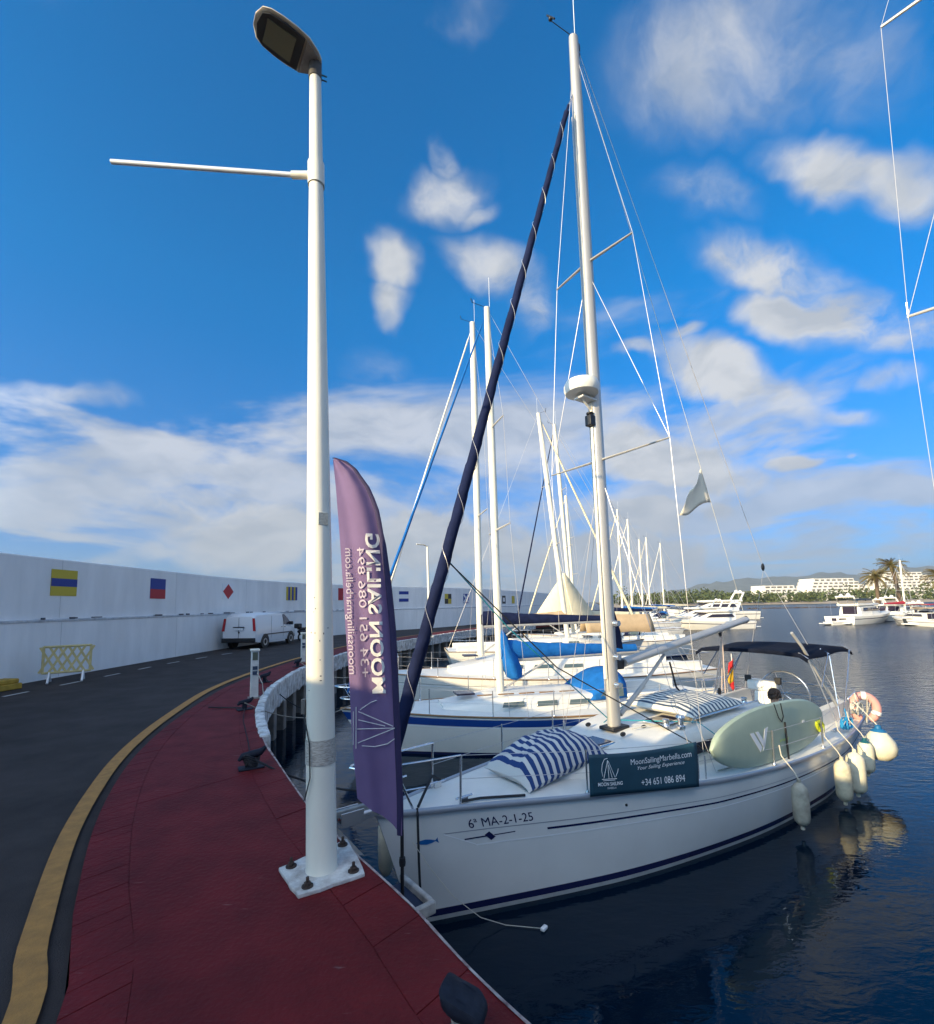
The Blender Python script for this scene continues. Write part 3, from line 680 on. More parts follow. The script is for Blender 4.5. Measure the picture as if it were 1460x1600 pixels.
def wire(parent, a, b, r=.0052, m_=None, name='shroud', n=5):
    return MB().tube([a, b], r, n).build(name, m_ or M_wire, parent)
def mast_obj(parent, base, top, r, m_, name='mast', oval=1.25):
    b, t = Vector(base), Vector(top); mb = MB()
    rows = []; ax = (t-b).normalized(); n = 18
    for k, s_ in ((0, 1), (.75, 1), (.9, .92), (1.0, .8)):
        c = b.lerp(t, k); rows.append([(c.x+r*oval*s_*math.cos(2*math.pi*j/n), c.y+r*s_*math.sin(2*math.pi*j/n), c.z) for j in range(n)])
    mb.grid(rows, closed=True); mb.f.append(tuple(range(n))); o = len(mb.v)-n; mb.f.append(tuple(range(o, o+n)))
    return mb.build(name, m_, parent)
def stanchions(root, H, xs, h=.62, sides=(-1, 1), inset=.06):
    tops = {-1: [], 1: []}
    for side in sides:
        for x in xs:
            hb, zs = H.edge(x); y = side*(hb-inset)
            p = MB().tube([(x, y, zs), (x, y, zs+h)], .0125, 8).lathe([(.03, 0), (.03, .02), (.016, .05)], 10, (x, y, zs)).build('stanchion', M_steel, root)
            tops[side].append(Vector((x, y, zs+h-.015)))
    return tops
def pulpit(root, H, h=.62, fx=-.22, back=1.0):
    hb, zs = H.edge(back); z = zs+h
    a = []
    for t in np.linspace(-1, 1, 15):
        x = fx+(back-fx)*abs(t)**1.7; a.append((x, np.sign(t)*(hb-.05)*abs(t)**.8, z-.03*abs(t)))
    mb = MB().tube(a, .0145, 8)
    a2 = [(p[0]+.14*(1-abs(p[1])), p[1]*.93, p[2]-.3) for p in a]
    mb.tube(a2[2:-2], .0125, 8)
    for s_ in (-1, 1):
        mb.tube([(back, s_*(hb-.05), z-.03), (back-.02, s_*(hb-.05), zs)], .0145, 8)
        h2, z2 = H.edge(.38); mb.tube([(.10, s_*.33*hb/.45, z-.01), (.40, s_*(h2-.03), z2)], .0145, 8)
    return mb.build('pulpit', M_steel, root)
def lifelines(root, pts_list, r=.0035):
    for pts in pts_list: MB().tube(pts, r, 5).build('lifeline', M_wire, root)
def boom_cover(root, a, b, h0, h1, w, m_, name='sail_cover'):
    """stack-pack / folded sail cover along the boom from a (mast) to b"""
    a, b = Vector(a), Vector(b); rows = []; n = 26
    for i in range(n+1):
        t = i/n; c = a.lerp(b, t); h = (h0+(h1-h0)*t**.6)*(1+.07*mnoise.noise(Vector((i*.6, 4, 1)))); ww = w*(1-.35*t)*(1+.12*mnoise.noise(Vector((i*.5, 8, 1))))
        if i == 0: h *= .85
        row = []
        for k in range(12):
            an = 2*math.pi*k/12; row.append((c.x, c.y+ww*math.sin(an)*(1-.35*max(0, math.cos(an))), c.z+h*(.5+.5*math.cos(an))-.05))
        rows.append(row)
    mb = MB().grid(rows, closed=True); mb.f.append(tuple(range(12))); o = len(mb.v)-12; mb.f.append(tuple(range(o, o+12)))
    return mb.build(name, m_, root)
def sprayhood(root, x0, x1, w, zd, zt, m_):
    rows = []
    for i in range(7):
        t = i/6; x = x0+(x1-x0)*t; zz = zd+(zt-zd)*math.sin(min(1, t*1.15)*math.pi/2)**.8
        rows.append([(x, w*math.cos(math.pi*k/10)*(1.0-.02*t), zd+(zz-zd)*(math.sin(math.pi*k/10)**.55)) for k in range(11)])
    o = MB().grid(rows).build('sprayhood', m_, root, solid=.012)
    for s_ in (-1, 1):
        P = [(x0+(x1-x0)*.25, s_*w*.96, zd+.06), (x1-.12, s_*w*.985, zd+.06), (x1-.12, s_*w*.965, zd+(zt-zd)*.55), (x0+(x1-x0)*.5, s_*w*.95, zd+(zt-zd)*.5)]
        P = [(p[0], p[1]+s_*.012, p[2]) for p in P]
        MB().slab(P, (0, s_, 0), .006).build('clear_panel', M_wind, o, smooth=False)
    return o
def radar(parent, c, r=.3):
    return MB().lathe([(r*.5, -.10), (r*.92, -.09), (r, -.03), (r*.99, .05), (r*.9, .11), (r*.6, .145), (.01, .155)], 24, c).build('radar_dome', M_cream, parent)

def yacht(loc, ang, L, beam, fb, mast_x, mast_h, rake, label, group, furl_m=None, cover_m=None, hood_m=None, stripe=None, hull_m=None, trunk_h=.42, spreaders=2, spread_col=None, detail=True, boom_len=None, mast_m=None, mast_r=.085, windows=3, forestay_top=.97, furl_r=.06, tag_cat='sailing boat', boom_z=1.0, rub=None):
    root = empty('sailing_yacht', loc, ang, label, tag_cat, group); hm = hull_m or M_white; mm = mast_m or M_mastw
    b = beam/2
    H = Hull(L, [(0, 0), (.03, .10*b), (.1, .30*b), (.2, .58*b), (.3, .78*b), (.42, .94*b), (.55, 1.0*b), (.7, .98*b), (.85, .88*b), (1, .72*b)],
             [(0, 0), (.08, .18*b), (.2, .46*b), (.33, .72*b), (.5, .90*b), (.65, .92*b), (.82, .80*b), (1, .5*b)],
             [(0, fb*1.22), (.15, fb*1.12), (.4, fb), (.7, fb*.95), (1, fb)], rake=L*.07, trans=.35)
    H.body().build('hull', hm, root)
    H.band(-.02, .07).build('boot_stripe', M_navyp, root)
    if stripe:
        H.band(lambda u: H.zs(u)*stripe[1], lambda u: H.zs(u)*stripe[2]).build('hull_stripe', stripe[0], root)
        H.band(lambda u: H.zs(u)*(stripe[1]-.045), lambda u: H.zs(u)*(stripe[1]-.015)).build('pin_stripe', M_white2, root)
    H.deck(.02, L-.02).build('deck', M_deck, root)
    for s_ in (-1, 1):
        MB().tube([H.pt(u, H.zs(u), s_, .005) for u in np.linspace(0, 1, 40)], .022, 6).build('toe_rail', rub or M_teak, root)
    zd = H.zs(.4)
    st = []
    for t in np.linspace(0, 1, 12):
        x = L*(.24+.44*t); st.append((x, b*(.30+.32*min(1, t*2.2)**.7), H.zs(x/L)+.02, H.zs(x/L)+.06+trunk_h*min(1, .25+t*2.0)))
    trunk(st).build('coachroof', hm if hull_m is None else M_cream, root)
    for s_ in (-1, 1):
        for k in range(windows):
            x = L*(.40+.085*k); w = b*.62; z = H.zs(x/L)+.06+trunk_h*.46; l_ = L*.055
            P = [(x-l_*.5, s_*(w-.045), z-.055), (x+l_*.5, s_*(w-.045), z-.055), (x+l_*.5, s_*(w-.075), z+.06), (x-l_*.42, s_*(w-.075), z+.06)]
            MB().slab([(p[0], p[1]+s_*.012, p[2]) for p in P], (0, s_, 0), .012).build('cabin_window', M_wind, root, smooth=False)
    x = L*.30; MB().box((x, 0, H.zs(.3)+.06+trunk_h*.9), (.5, .5, .05)).build('hatch', M_glass, root, smooth=False, bevel=.015)
    mb_ = (mast_x, 0, zd+trunk_h+.02); mt = (mast_x+rake, 0, mast_h)
    mo = mast_obj(root, mb_, mt, mast_r, mm)
    rr = max(.0055, .0017*math.hypot(loc[0], loc[1])/8)
    for k in range(spreaders):
        f_ = .40+.27*k if spreaders > 1 else .52
        z = mb_[2]+(mast_h-mb_[2])*f_; x = mast_x+rake*f_; l_ = b*(.62-.14*k)
        for s_ in (-1, 1): MB().tube([(x, 0, z), (x+.12, s_*l_, z+.05)], [.03, .02], 6).build('spreader', spread_col or M_alu, mo)
    for s_ in ((-1, 1) if spreaders else ()):
        pts = [(mast_x+.25, s_*(b*.9), H.zs(mast_x/L))]
        for k in range(spreaders):
            f_ = .40+.27*k if spreaders > 1 else .52
            pts.append((mast_x+rake*f_+.12, s_*b*(.62-.14*k), mb_[2]+(mast_h-mb_[2])*f_+.05))
        pts.append((mast_x+rake*.97, 0, mast_h-.15))
        MB().tube(pts, rr, 5).build('shroud', M_wire, root)
        z = mb_[2]+(mast_h-mb_[2])*.39; wire(root, (mast_x-.2, s_*b*.86, H.zs(.4)), (mast_x+rake*.4, 0, z), rr)
    fx = mast_x+rake*forestay_top; fz = mast_h*forestay_top
    if furl_m: furl((.16, 0, H.z0+.35), (fx-.1, 0, fz), furl_r, furl_r*.45, 'furled_jib', furl_m, root, 34, .07)
    else: wire(root, (.1, 0, H.z0), (fx-.08, 0, fz), rr, name='forestay')
    wire(root, (L-.1, 0, H.zs(1)), (mast_x+rake, 0, mast_h-.03), rr, name='backstay')
    bl = boom_len or L*.40; bz = mb_[2]+boom_z
    MB().tube([(mast_x+.12+rake*.08, 0, bz), (mast_x+bl, 0, bz+.08)], .065, 10).build('boom', M_alu, root)
    if cover_m: boom_cover(root, (mast_x+.02, 0, bz+.05), (mast_x+bl*.98, 0, bz+.12), .62, .22, .15, cover_m)
    MB().tube([(mast_x+.1, 0, mb_[2]+.1), (mast_x+1.4, 0, bz-.05)], .03, 8).build('vang', M_alu, root)
    if hood_m: sprayhood(root, L*.60, L*.70, b*.62, H.zs(.65)+trunk_h*.7, H.zs(.65)+trunk_h+.6, hood_m)
    MB().tube([(mast_x+rake-.02, 0, mast_h), (mast_x+rake-.45, .05, mast_h+.14)], .008, 5).tube([(mast_x+rake-.45, -.06, mast_h+.06), (mast_x+rake-.45, .12, mast_h+.3)], .014, 5).build('wind_vane', M_black, mo)
    MB().tube([(mast_x+rake+.08, 0, mast_h-.02), (mast_x+rake+.08, 0, mast_h+.95)], .006, 5).build('antenna', M_white2, mo)
    if detail:
        xs = [L*f_ for f_ in (.2, .34, .48, .62, .76)]
        tp = stanchions(root, H, xs)
        pulpit(root, H, back=L*.1, fx=-.15)
        for s_ in (-1, 1):
            hb, zs = H.edge(L*.1); e = Vector((L*.1, s_*(hb-.05), zs+.59)); hb2, zs2 = H.edge(L*.94); e2 = Vector((L*.94, s_*(hb2-.05), zs2+.6))
            a = [e]+tp[s_]+[e2]; lifelines(root, [a, [p-Vector((0, 0, .3)) for p in a]])
        hb, zs = H.edge(L*.97)
        MB().tube([(L*.84, -(H.edge(L*.84)[0]-.05), zs+.6), (L*.97, -hb+.05, zs+.6), (L*.985, 0, zs+.6), (L*.97, hb-.05, zs+.6), (L*.84, H.edge(L*.84)[0]-.05, zs+.6)], .014, 8).build('pushpit', M_steel, root)
        for s_ in (-1, 1): MB().box((L*.83, s_*b*.58, H.zs(.83)+.16), (L*.26, .14, .34)).build('coaming', M_deck, root, bevel=.03)
    return root, H

# ------------------------------------------------------------------ the near yacht
MY = empty('sailing_yacht', (-1.08, 5.5, 0), R(35.5), 'large white sloop in the foreground with navy furled jib and bimini', 'sailing boat', 'sailing yachts moored along the quay')
MH = Hull(11.3, [(0, 0), (.027, .15), (.093, .41), (.205, .84), (.288, 1.12), (.37, 1.38), (.42, 1.5), (.53, 1.64), (.64, 1.71), (.75, 1.71), (.84, 1.64), (.92, 1.52), (1, 1.38)],
          [(0, 0), (.07, .27), (.186, .70), (.274, .98), (.38, 1.22), (.526, 1.46), (.67, 1.55), (.8, 1.52), (1, 1.15)],
          [(0, 1.34), (.1, 1.29), (.2, 1.22), (.37, 1.11), (.53, 1.01), (.7, .95), (.85, .93), (1, .95)], rake=.48, trans=.35)
MM = MB; S = -1        # S: the side turned to the quay (port)
MH.body(60).build('hull', M_hullg, MY)
zf = lambda f_: (lambda u: MH.zs(u)*f_)
MH.band(-.03, .05).build('waterline_band', M_grey, MY)
MH.band(.052, .135, .0035).build('boot_stripe', M_navyp, MY)
MH.band(zf(.697), zf(.719), .003, .165, 1).build('cove_stripe', M_navyp, MY)
MH.band(zf(.768), zf(.776), .003, .055, 1).build('pin_stripe', mat('pin_grey', (.25, .26, .3), .4), MY)
MH.band(zf(.628), zf(.642), .003, .085, 1).build('pin_stripe', M_white2, MY)
for s_ in (-1, 1):     # the pointed front end of the stripe panel
    n = 10; MB().grid([[MH.pt(.055+.030*k/n, MH.zs(.06)*(.772-.137*k/n)+d, s_, .003) for d in (-.007, .007)] for k in range(n+1)]).build('pin_stripe', M_white2, MY)
    MB().grid([[MH.pt(.0745+.023*k/6, MH.zs(.08)*.70+d, s_, .004) for d in (-.008, .008)] for k in range(7)]).build('emblem_bar', M_navyp, MY)
    MB().grid([[MH.pt(.106+.023*k/6, MH.zs(.1)*.705+d, s_, .004) for d in (-.006, .006)] for k in range(7)]).build('emblem_bar', M_navyp, MY)
    c = (.1015, MH.zs(.1)*.703)
    MB().add([MH.pt(c[0]+a, c[1]+b, s_, .004) for a, b in ((-.0055, .02), (0, .055), (.0055, -.02), (0, -.055))], [(0, 1, 2, 3)]).build('emblem_diamond', M_navyp, MY, smooth=False)
put_text('6ª MA-2-1-25', lambda u, v: MH.wrap(.93+u, 1.035+v-.035*u, S, .005), .155, 'registration', M_navyp, MY, width=.78)
# blue fish sticker
fp = [(0, 0), (.05, .022), (.11, .03), (.17, .02), (.215, .004), (.25, .035), (.243, 0), (.25, -.035), (.215, -.006), (.17, -.022), (.11, -.032), (.05, -.024)]
MB().add([MH.wrap(.30+x, .955+z, S, .005) for x, z in fp], [tuple(range(len(fp)))]).build('fish_sticker', mat('sticker_blue', (.01, .12, .36), .4), MY, smooth=False)
MB().ball(MH.wrap(3.0, 1.0, S, .004), .018, 6).build('drain', M_black, MY)
for s_ in (-1, 1):
    MB().tube([MH.pt(u, MH.zs(u)-.006, s_, .012) for u in [(i/60)**1.15 for i in range(61)]], .03, 8, flat=1.3).build('toe_rail', mat('rail_alloy', (.45, .47, .52), .35, .6), MY)
MH.deck(.03, 7.9, .0, .06, 60).build('deck', M_deck, MY)
# side decks and cockpit
for s_ in (-1, 1):
    rows = []
    for i in range(24):
        x = 7.9+(11.27-7.9)*i/23; hb, zs = MH.edge(x); rows.append([(x, s_*hb*.998, zs), (x, s_*1.16, zs+.03), (x, s_*1.13, zs+.33), (x, s_*.98, zs+.35), (x, s_*.94, .88), (x, s_*.5, .86), (x, s_*.48, .45), (x, 0, .45)])
    MB().grid(rows).build('cockpit_side', M_deck, MY)
MB().box((11.25, 0, .68), (.06, 2.4, .5)).build('transom_board', M_white, MY, bevel=.02)
# cabin trunk
st = [(2.3, .30, 1.235, 1.275), (2.7, .48, 1.22, 1.33), (3.2, .66, 1.2, 1.42), (3.7, .80, 1.18, 1.50), (4.3, .92, 1.15, 1.58), (5.2, 1.02, 1.09, 1.64), (6.2, 1.06, 1.04, 1.66), (7.2, 1.06, 1.0, 1.66), (7.9, 1.04, .98, 1.64)]
trunk(st, .13, 10).build('coachroof', M_deck, MY)
for (x, w, l_, d, z) in ((3.55, -.12, .56, .46, 1.50), (3.62, .40, .30, .24, 1.455), (5.05, -.38, .62, .42, 1.655), (7.0, 0, .5, .5, 1.69)):
    hb_ = MB().box((x, w, z), (l_, d, .035)).build('hatch', M_steel, MY, bevel=.03)
    MB().box((x, w, z+.02), (l_-.09, d-.09, .02)).build('hatch_glass', M_glass, hb_, bevel=.02)
for s_ in (-1, 1):
    for (x0, x1, z0, z1, y0, y1) in ((2.95, 3.75, 1.29, 1.345, .60, .83), (4.9, 5.9, 1.27, 1.42, .985, 1.03), (6.15, 7.1, 1.24, 1.40, 1.025, 1.035)):
        P = [(x0, s_*(y0-.01), z0), (x1, s_*(y1-.012), z0), (x1-.05, s_*(y1-.05), z1), (x0+.12, s_*(y0-.045), z1)]
        MB().slab([(p[0], p[1]+s_*.015, p[2]) for p in P], (0, s_, .3), .012).build('cabin_window', M_glass, MY, smooth=False)
    MB().tube([(5.2, s_*.80, 1.66), (5.25, s_*.80, 1.72), (7.5, s_*.83, 1.73), (7.55, s_*.83, 1.67)], .016, 8).build('grab_rail', M_steel, MY)
    MB().tube([(4.9, s_*1.32, 1.11), (6.6, s_*1.38, 1.02)], .014, 6).build('genoa_track', M_steel, MY)
# winches and coachroof gear
for (x, w) in ((4.75, -.62), (7.45, -.6), (7.45, .6)):
    MB().lathe([(.06, 0), (.065, .03), (.045, .06), (.05, .11), (.055, .13), (.02, .14)], 16, (x, w, 1.63)).build('winch', M_steel, MY)
# mast and rigging
mast = mast_obj(MY, (4.25, 0, 1.58), (4.03, 0, 14.28), .098, M_alu)
MB().box((4.25, 0, 1.60), (.42, .3, .06)).build('mast_step', M_black, mast, bevel=.02)
mx = lambda z: 4.25-.22*(z-1.58)/12.7
for z, l_ in ((6.1, 1.25), (9.75, .86)):
    for s_ in (-1, 1):
        MB().tube([(mx(z), s_*.06, z), (mx(z)+.14, s_*l_, z+.06)], [.034, .02], 8, flat=.6).build('spreader', M_alu, mast)
radar(mast, (mx(7.3)-.36, -.02, 7.30), .3)
MB().box((mx(7.1)-.25, 0, 7.14), (.36, .2, .03)).tube([(mx(7.0)-.08, 0, 6.95), (mx(7.1)-.34, 0, 7.13)], .02, 6).build('radar_bracket', M_cream, mast)
MB().box((mx(6.75)-.16, 0, 6.78), (.13, .13, .19)).lathe([(.05, 0), (.065, .03), (.065, .05)], 12, (mx(6.75)-.16, 0, 6.88)).build('deck_light', M_black, mast, bevel=.015)
MB().tube([(mx(6.8)-.12, 0, 7.1), (mx(3)-.14, 0, 2.4)], .028, 8).build('mast_track', M_mastw, mast)
MB().tube([(4.1, .02, 14.28), (4.1, .02, 15.6)], .007, 5).build('antenna', M_white2, mast)
MB().tube([(4.0, 0, 14.3), (3.55, .12, 14.42)], .008, 5).tube([(3.55, .02, 14.34), (3.55, .2, 14.62)], .016, 5).ball((3.55, .12, 14.45), .04, 5).build('wind_vane', M_black, mast)
MB().box((4.14, .03, 14.2), (.12, .08, .14)).ball((4.17, .03, 14.05), .05, 6).build('masthead_block', M_black, mast)
for x_, z in ((4.2, 2.3), (4.22, 2.75), (4.24, 3.3)):
    MB().lathe([(.05, 0), (.055, .03), (.04, .06), (.048, .1)], 14, (0, 0, 0)).build('mast_winch', M_steel, mast).matrix_local = Matrix.Translation((x_, -.1, z)) @ Matrix.Rotation(R(90), 4, 'X')
furl((.10, 0, 1.62), (3.80, 0, 12.72), .085, .045, 'furled_jib', M_navy, MY, 60, .09, M_wire)
MB().tube([(.02, 0, 1.36), (.10, 0, 1.64)], .018, 6).lathe([(.09, 0), (.10, .05), (.06, .1)], 14, (.05, 0, 1.45)).build('furling_drum', M_steel, MY)
wire(MY, (3.80, 0, 12.72), (mx(13.2), 0, 13.25), .012, M_steel, 'forestay')
for s_ in (-1, 1):
    MB().tube([(4.5, s_*1.36, 1.12), (mx(6.1)+.14, s_*1.25, 6.16), (mx(9.75)+.14, s_*.86, 9.81), (mx(14), 0, 14.05)], .0042, 5).build('shroud', M_wire, MY)
    wire(MY, (mx(6.1)+.14, s_*1.25, 6.16), (mx(9.7), 0, 9.6)); wire(MY, (4.42, s_*1.30, 1.13), (mx(6), 0, 5.95)); wire(MY, (4.85, s_*1.33, 1.1), (mx(6), 0, 5.9), .0045)
    MB().tube([(4.5, s_*1.36, 1.1), (4.5, s_*1.36, 1.42)], .012, 6).tube([(4.42, s_*1.30, 1.1), (4.42, s_*1.3, 1.42)], .012, 6).build('turnbuckle', M_steel, MY)
wire(MY, (mx(14.2)+.1, 0, 14.15), (10.2, 0, 4.5), .006, name='backstay')
MB().ball((10.22, 0, 4.44), .06, 6, (1, .6, 1.6)).build('backstay_block', M_black, MY)
for s_ in (-1, 1): wire(MY, (10.24, 0, 4.38), (11.2, s_*1.15, .97), .005, name='backstay_leg')
TL = (Vector((mx(14.2)+.08, 0, 14.1)), Vector((9.1, 0, 3.24)))
wire(MY, TL[0], TL[1], .0045, M_ropew, 'topping_lift')
for dx, y in ((-.14, -.03), (-.13, .04)): wire(MY, (mx(12.5)+dx, y, 12.6), (mx(2.4)+dx, y, 2.2), .006, M_ropew, 'halyard')
# boom, kicker and mainsheet
boom = MB().tube([(4.55, 0, 2.62), (9.1, 0, 3.2)], [.105, .095], 14, flat=.72).build('boom', M_alu, MY)
MB().box((4.42, 0, 2.60), (.24, .1, .16)).build('gooseneck', M_black, boom, bevel=.02)
MB().ball((9.12, 0, 3.2), .085, 8, (.5, .8, 1)).build('boom_cap', M_black, boom)
vang = MB().tube([(4.42, 0, 1.78), (5.1, 0, 2.18)], .042, 10).tube([(5.0, 0, 2.12), (5.8, 0, 2.66)], .03, 10).build('vang', M_alu, MY)
for k in range(4): wire(MY, (7.9+.06*k, -.05+.03*k, 2.98), (7.72, -.12+.07*k, 1.74), .009, mat('mainsheet_rope', (.55, .42, .34), .9), 'mainsheet')
MB().ball((7.92, 0, 2.95), .06, 6, (1, .5, 1.3)).ball((7.72, 0, 1.76), .06, 6, (1, .5, 1.3)).build('sheet_block', M_black, MY)
MB().tube([(6.0, .02, 2.5), (6.3, .1, 2.0), (6.7, .14, 1.72)], .018, 6).build('lazy_line', M_rubber, MY)
# navy sail cloth hanging at the mast foot behind
P = [(4.34, .1, 4.1), (4.40, .18, 2.9), (5.15, .42, 2.78), (5.08, .40, 3.1), (4.75, .28, 3.55)]
MB().slab(P, (.3, 1, 0), .02).build('sail_bag', M_navy, MY, smooth=False)
# pulpit, stanchions, lifelines
pulpit(MY, MH, .6, -.3, .95)
xs = [2.55, 4.15, 6.15, 8.0]
tp = stanchions(MY, MH, xs, .55)
for s_ in (-1, 1):
    hb, zs = MH.edge(.95); e = Vector((.95, s_*(hb-.05), zs+.57)); hb2, zs2 = MH.edge(9.9); e2 = Vector((9.9, s_*(hb2-.05), zs2+.62))
    a = [e]+tp[s_]+[e2]; lifelines(MY, [a, [p-Vector((0, 0, .27)) for p in a]], .004)
hb, zs = MH.edge(10.9)
for zz in (.62, .34): MB().tube([(9.9, S*(MH.edge(9.9)[0]-.05), zs+zz), (10.9, S*(hb-.05), zs+zz), (11.2, S*(hb-.2), zs+zz), (11.2, -S*(hb-.2), zs+zz), (10.9, -S*(hb-.05), zs+zz), (9.9, -S*(MH.edge(9.9)[0]-.05), zs+zz)], .0145, 8).build('pushpit', M_steel, MY)
for s_ in (-1, 1):
    for x in (9.9, 10.9): MB().tube([(x, s_*(MH.edge(x)[0]-.05), MH.zs(x/11.3)), (x, s_*(MH.edge(x)[0]-.05), zs+.62)], .0145, 8).build('pushpit_post', M_steel, MY)
# bimini: navy canopy on a bent tube frame
rows = []
for i in range(13):
    t = i/12; x = 9.05+2.65*t; zc = 2.47+.035*math.sin(math.pi*t)+.02*math.cos(t*9)
    rows.append([(x, y*1.18, zc+.055*(1-abs(y)**2.2)-(.09 if abs(y) > .99 else 0)) for y in np.linspace(-1, 1, 17)])
rows = [[(rows[0][k][0]-.02, rows[0][k][1], rows[0][k][2]-.075) for k in range(17)]]+rows+[[(rows[-1][k][0]+.02, rows[-1][k][1], rows[-1][k][2]-.075) for k in range(17)]]
bim = MB().grid(rows).build('bimini', mat('bimini_canvas', (.007, .010, .022), .9, var=.25, vs=4, bump=.3, bs=10, spec=.12), MY, solid=.012)
for x, xb in ((9.1, 9.75), (10.3, 10.0), (11.6, 10.2)):
    for s_ in (-1, 1): MB().tube([(xb, s_*1.34, 1.12), (x, s_*1.16, 2.42), (x, s_*1.0, 2.52)], .0135, 8).build('bimini_tube', M_steel, bim)
for s_ in (-1, 1):
    MB().tube([(9.45, s_*1.24, 1.82), (10.2, s_*1.17, 2.45)], .012, 6).build('bimini_strut', M_steel, bim)
    MB().tube([(11.0, s_*1.24, 1.75), (11.5, s_*1.17, 2.40)], .012, 6).build('bimini_strut', M_steel, bim)
MB().tube([(10.1, -1.30, 1.30), (9.15, -1.05, 2.66), (8.85, -1.0, 2.95)], .03, 10).build('bimini_pole', M_alu, bim)
# steering pedestal and wheel
MB().box((9.75, 0, 1.0), (.34, .42, 1.1), taper=.8).build('binnacle', M_white, MY, bevel=.05)
MB().box((9.7, 0, 1.66), (.2, .62, .24)).build('instrument_pod', M_white, MY, bevel=.05)
for y in (-.16, .02): MB().lathe([(.085, 0), (.09, .03), (.07, .05)], 16).build('dial', M_white2, MY).matrix_local = Matrix.Translation((9.60, y, 1.70)) @ Matrix.Rotation(R(-90), 4, 'Y')
for y in (-.34, .30): MB().box((9.68, y, 1.80), (.08, .13, .15)).build('chart_screen', M_black, MY, bevel=.015)
wc = Vector((10.3, -.2, 1.42)); ring = [wc+Vector((0, .52*math.cos(t), .52*math.sin(t))) for t in np.linspace(0, 2*math.pi, 33)]
wb = MB().tube(ring, .017, 8, cap=False)
for k in range(5): wb.tube([wc, wc+Vector((0, .52*math.cos(k*1.2566), .52*math.sin(k*1.2566)))], .009, 6)
wb.build('steering_wheel', M_steel, MY)
MB().box((8.85, .0, 1.10), (.9, .5, .05)).build('cockpit_table', M_teak, MY, bevel=.02)
# bow gear: roller with plough anchor, cleats, dark stem line
MB().box((-.1, 0, 1.37), (.55, .14, .05)).box((-.3, .08, 1.40), (.25, .015, .14)).box((-.3, -.08, 1.40), (.25, .015, .14)).lathe([(.05, -.06), (.03, 0), (.05, .06)], 12, (-.36, 0, 1.36), Matrix.Rotation(R(90), 3, 'X')).build('bow_roller', M_steel, MY)
M_galv = mat('galvanised', (.33, .34, .34), .5, .5, var=.35, vs=9)
anc = MB().box((-.18, 0, 1.45), (.8, .05, .07))
anc.add([(-.52, 0, 1.42), (-.42, .2, 1.12), (-.12, 0, .93), (-.42, -.2, 1.12), (-.34, 0, 1.16), (-.5, .04, 1.4), (-.5, -.04, 1.4)], [(0, 1, 2), (0, 2, 3), (1, 4, 2), (4, 3, 2), (0, 4, 1), (0, 3, 4)])
anc.build('anchor', M_galv, MY, smooth=False, bevel=.01)
for x, w in ((1.0, .30), (1.0, -.30), (9.4, 1.42), (9.4, -1.42)):
    z = MH.zs(x/11.3)+.02; MB().tube([(x-.12, w, z+.06), (x+.12, w, z+.06)], .014, 8).box((x, w, z+.02), (.1, .03, .07)).build('deck_cleat', M_steel, MY)
MB().tube([(.95, -.32, 1.34), (1.2, -.36, 1.33), (1.75, -.55, 1.29)], .017, 8).build('boat_hook', M_black, MY)
MB().tube([(.45, -.17, 1.36), (.85, .18, 1.52), (1.1, .34, 1.36)], .017, 8).build('bow_strap', M_rubber, MY)

for x, w in ((4.95, .55), (4.95, -.75)):
    MB().lathe([(.07, 0), (.07, .03), (.045, .05), (.045, .12), (.075, .17), (.06, .2)], 14, (x, w, 1.62)).build('deck_vent', M_steel, MY)
for k, (x, w) in enumerate(((4.0, -.35), (4.05, .38), (4.62, -.30))): MB().ball((x, w, 1.60), .045, 6, (1.4, .7, .8)).build('turning_block', M_black, MY)
MB().tube([(4.3, -.3, 1.62), (5.5, -.68, 1.70), (7.3, -.62, 1.70)], .008, 6).build('led_line', M_ropew, MY)
MB().tube([(4.3, .25, 1.62), (5.5, .68, 1.70), (7.3, .6, 1.70)], .008, 6).build('led_line', M_ropet, MY)
# ------------------------------------------------------------------ things on and about the near yacht
def mw(s_, w, z): return Vector((-1.08+math.cos(R(35.5))*s_+math.sin(R(35.5))*w, 5.5+math.sin(R(35.5))*s_-math.cos(R(35.5))*w, z))
def on_yacht(name, s_, w, z, label, cat, group=None, da=0): return empty(name, mw(s_, w, z), R(35.5)+da, label, cat, group)
# striped cushions
def cushion(loc, rz, lx, ly, h, label, m_, bend=0.0, drop=0.0, nx=34, ny=18):
    top = []; bot = []; at_ = []
    rowsT = []; rowsB = []
    for i in range(nx+1):
        rt_, rb_ = [], []
        for j in range(ny+1):
            u, v = i/nx*2-1, j/ny*2-1
            e = (max(0, 1-abs(u)**3.2))**.5*(max(0, 1-abs(v)**3.2))**.5
            wr_ = .10*mnoise.noise(Vector((u*2.2, v*3.1, 5)))+.06*mnoise.noise(Vector((u*6, v*5, 1)))
            x = u*lx/2*(1+.05*abs(v)**3); y = v*ly/2*(1+.06*abs(u)**3)
            zz = h*.55*e*(1+wr_*2.2)
            dz = drop*max(0, -v-.35)**1.5+bend*u*u
            rt_.append((x, y, h*.45+zz+dz)); rb_.append((x, y, h*.45-h*.42*e+dz))
        rowsT.append(rt_); rowsB.append(rb_)
    mb = MB().grid(rowsT); mb.grid([list(reversed(r_)) for r_ in rowsB])
    mb.attr = [ (i/nx) for i in range(nx+1) for j in range(ny+1)]*2
    o = mb.build('cushion', m_, None, recalc=False); o.location = loc; o.rotation_euler.z = rz
    return tag(o, label, 'cushion', 'striped deck cushions')
M_strip = stripes_mat('stripe_navy', (.62, .60, .56), (.012, .045, .17), 0, 13, .48)
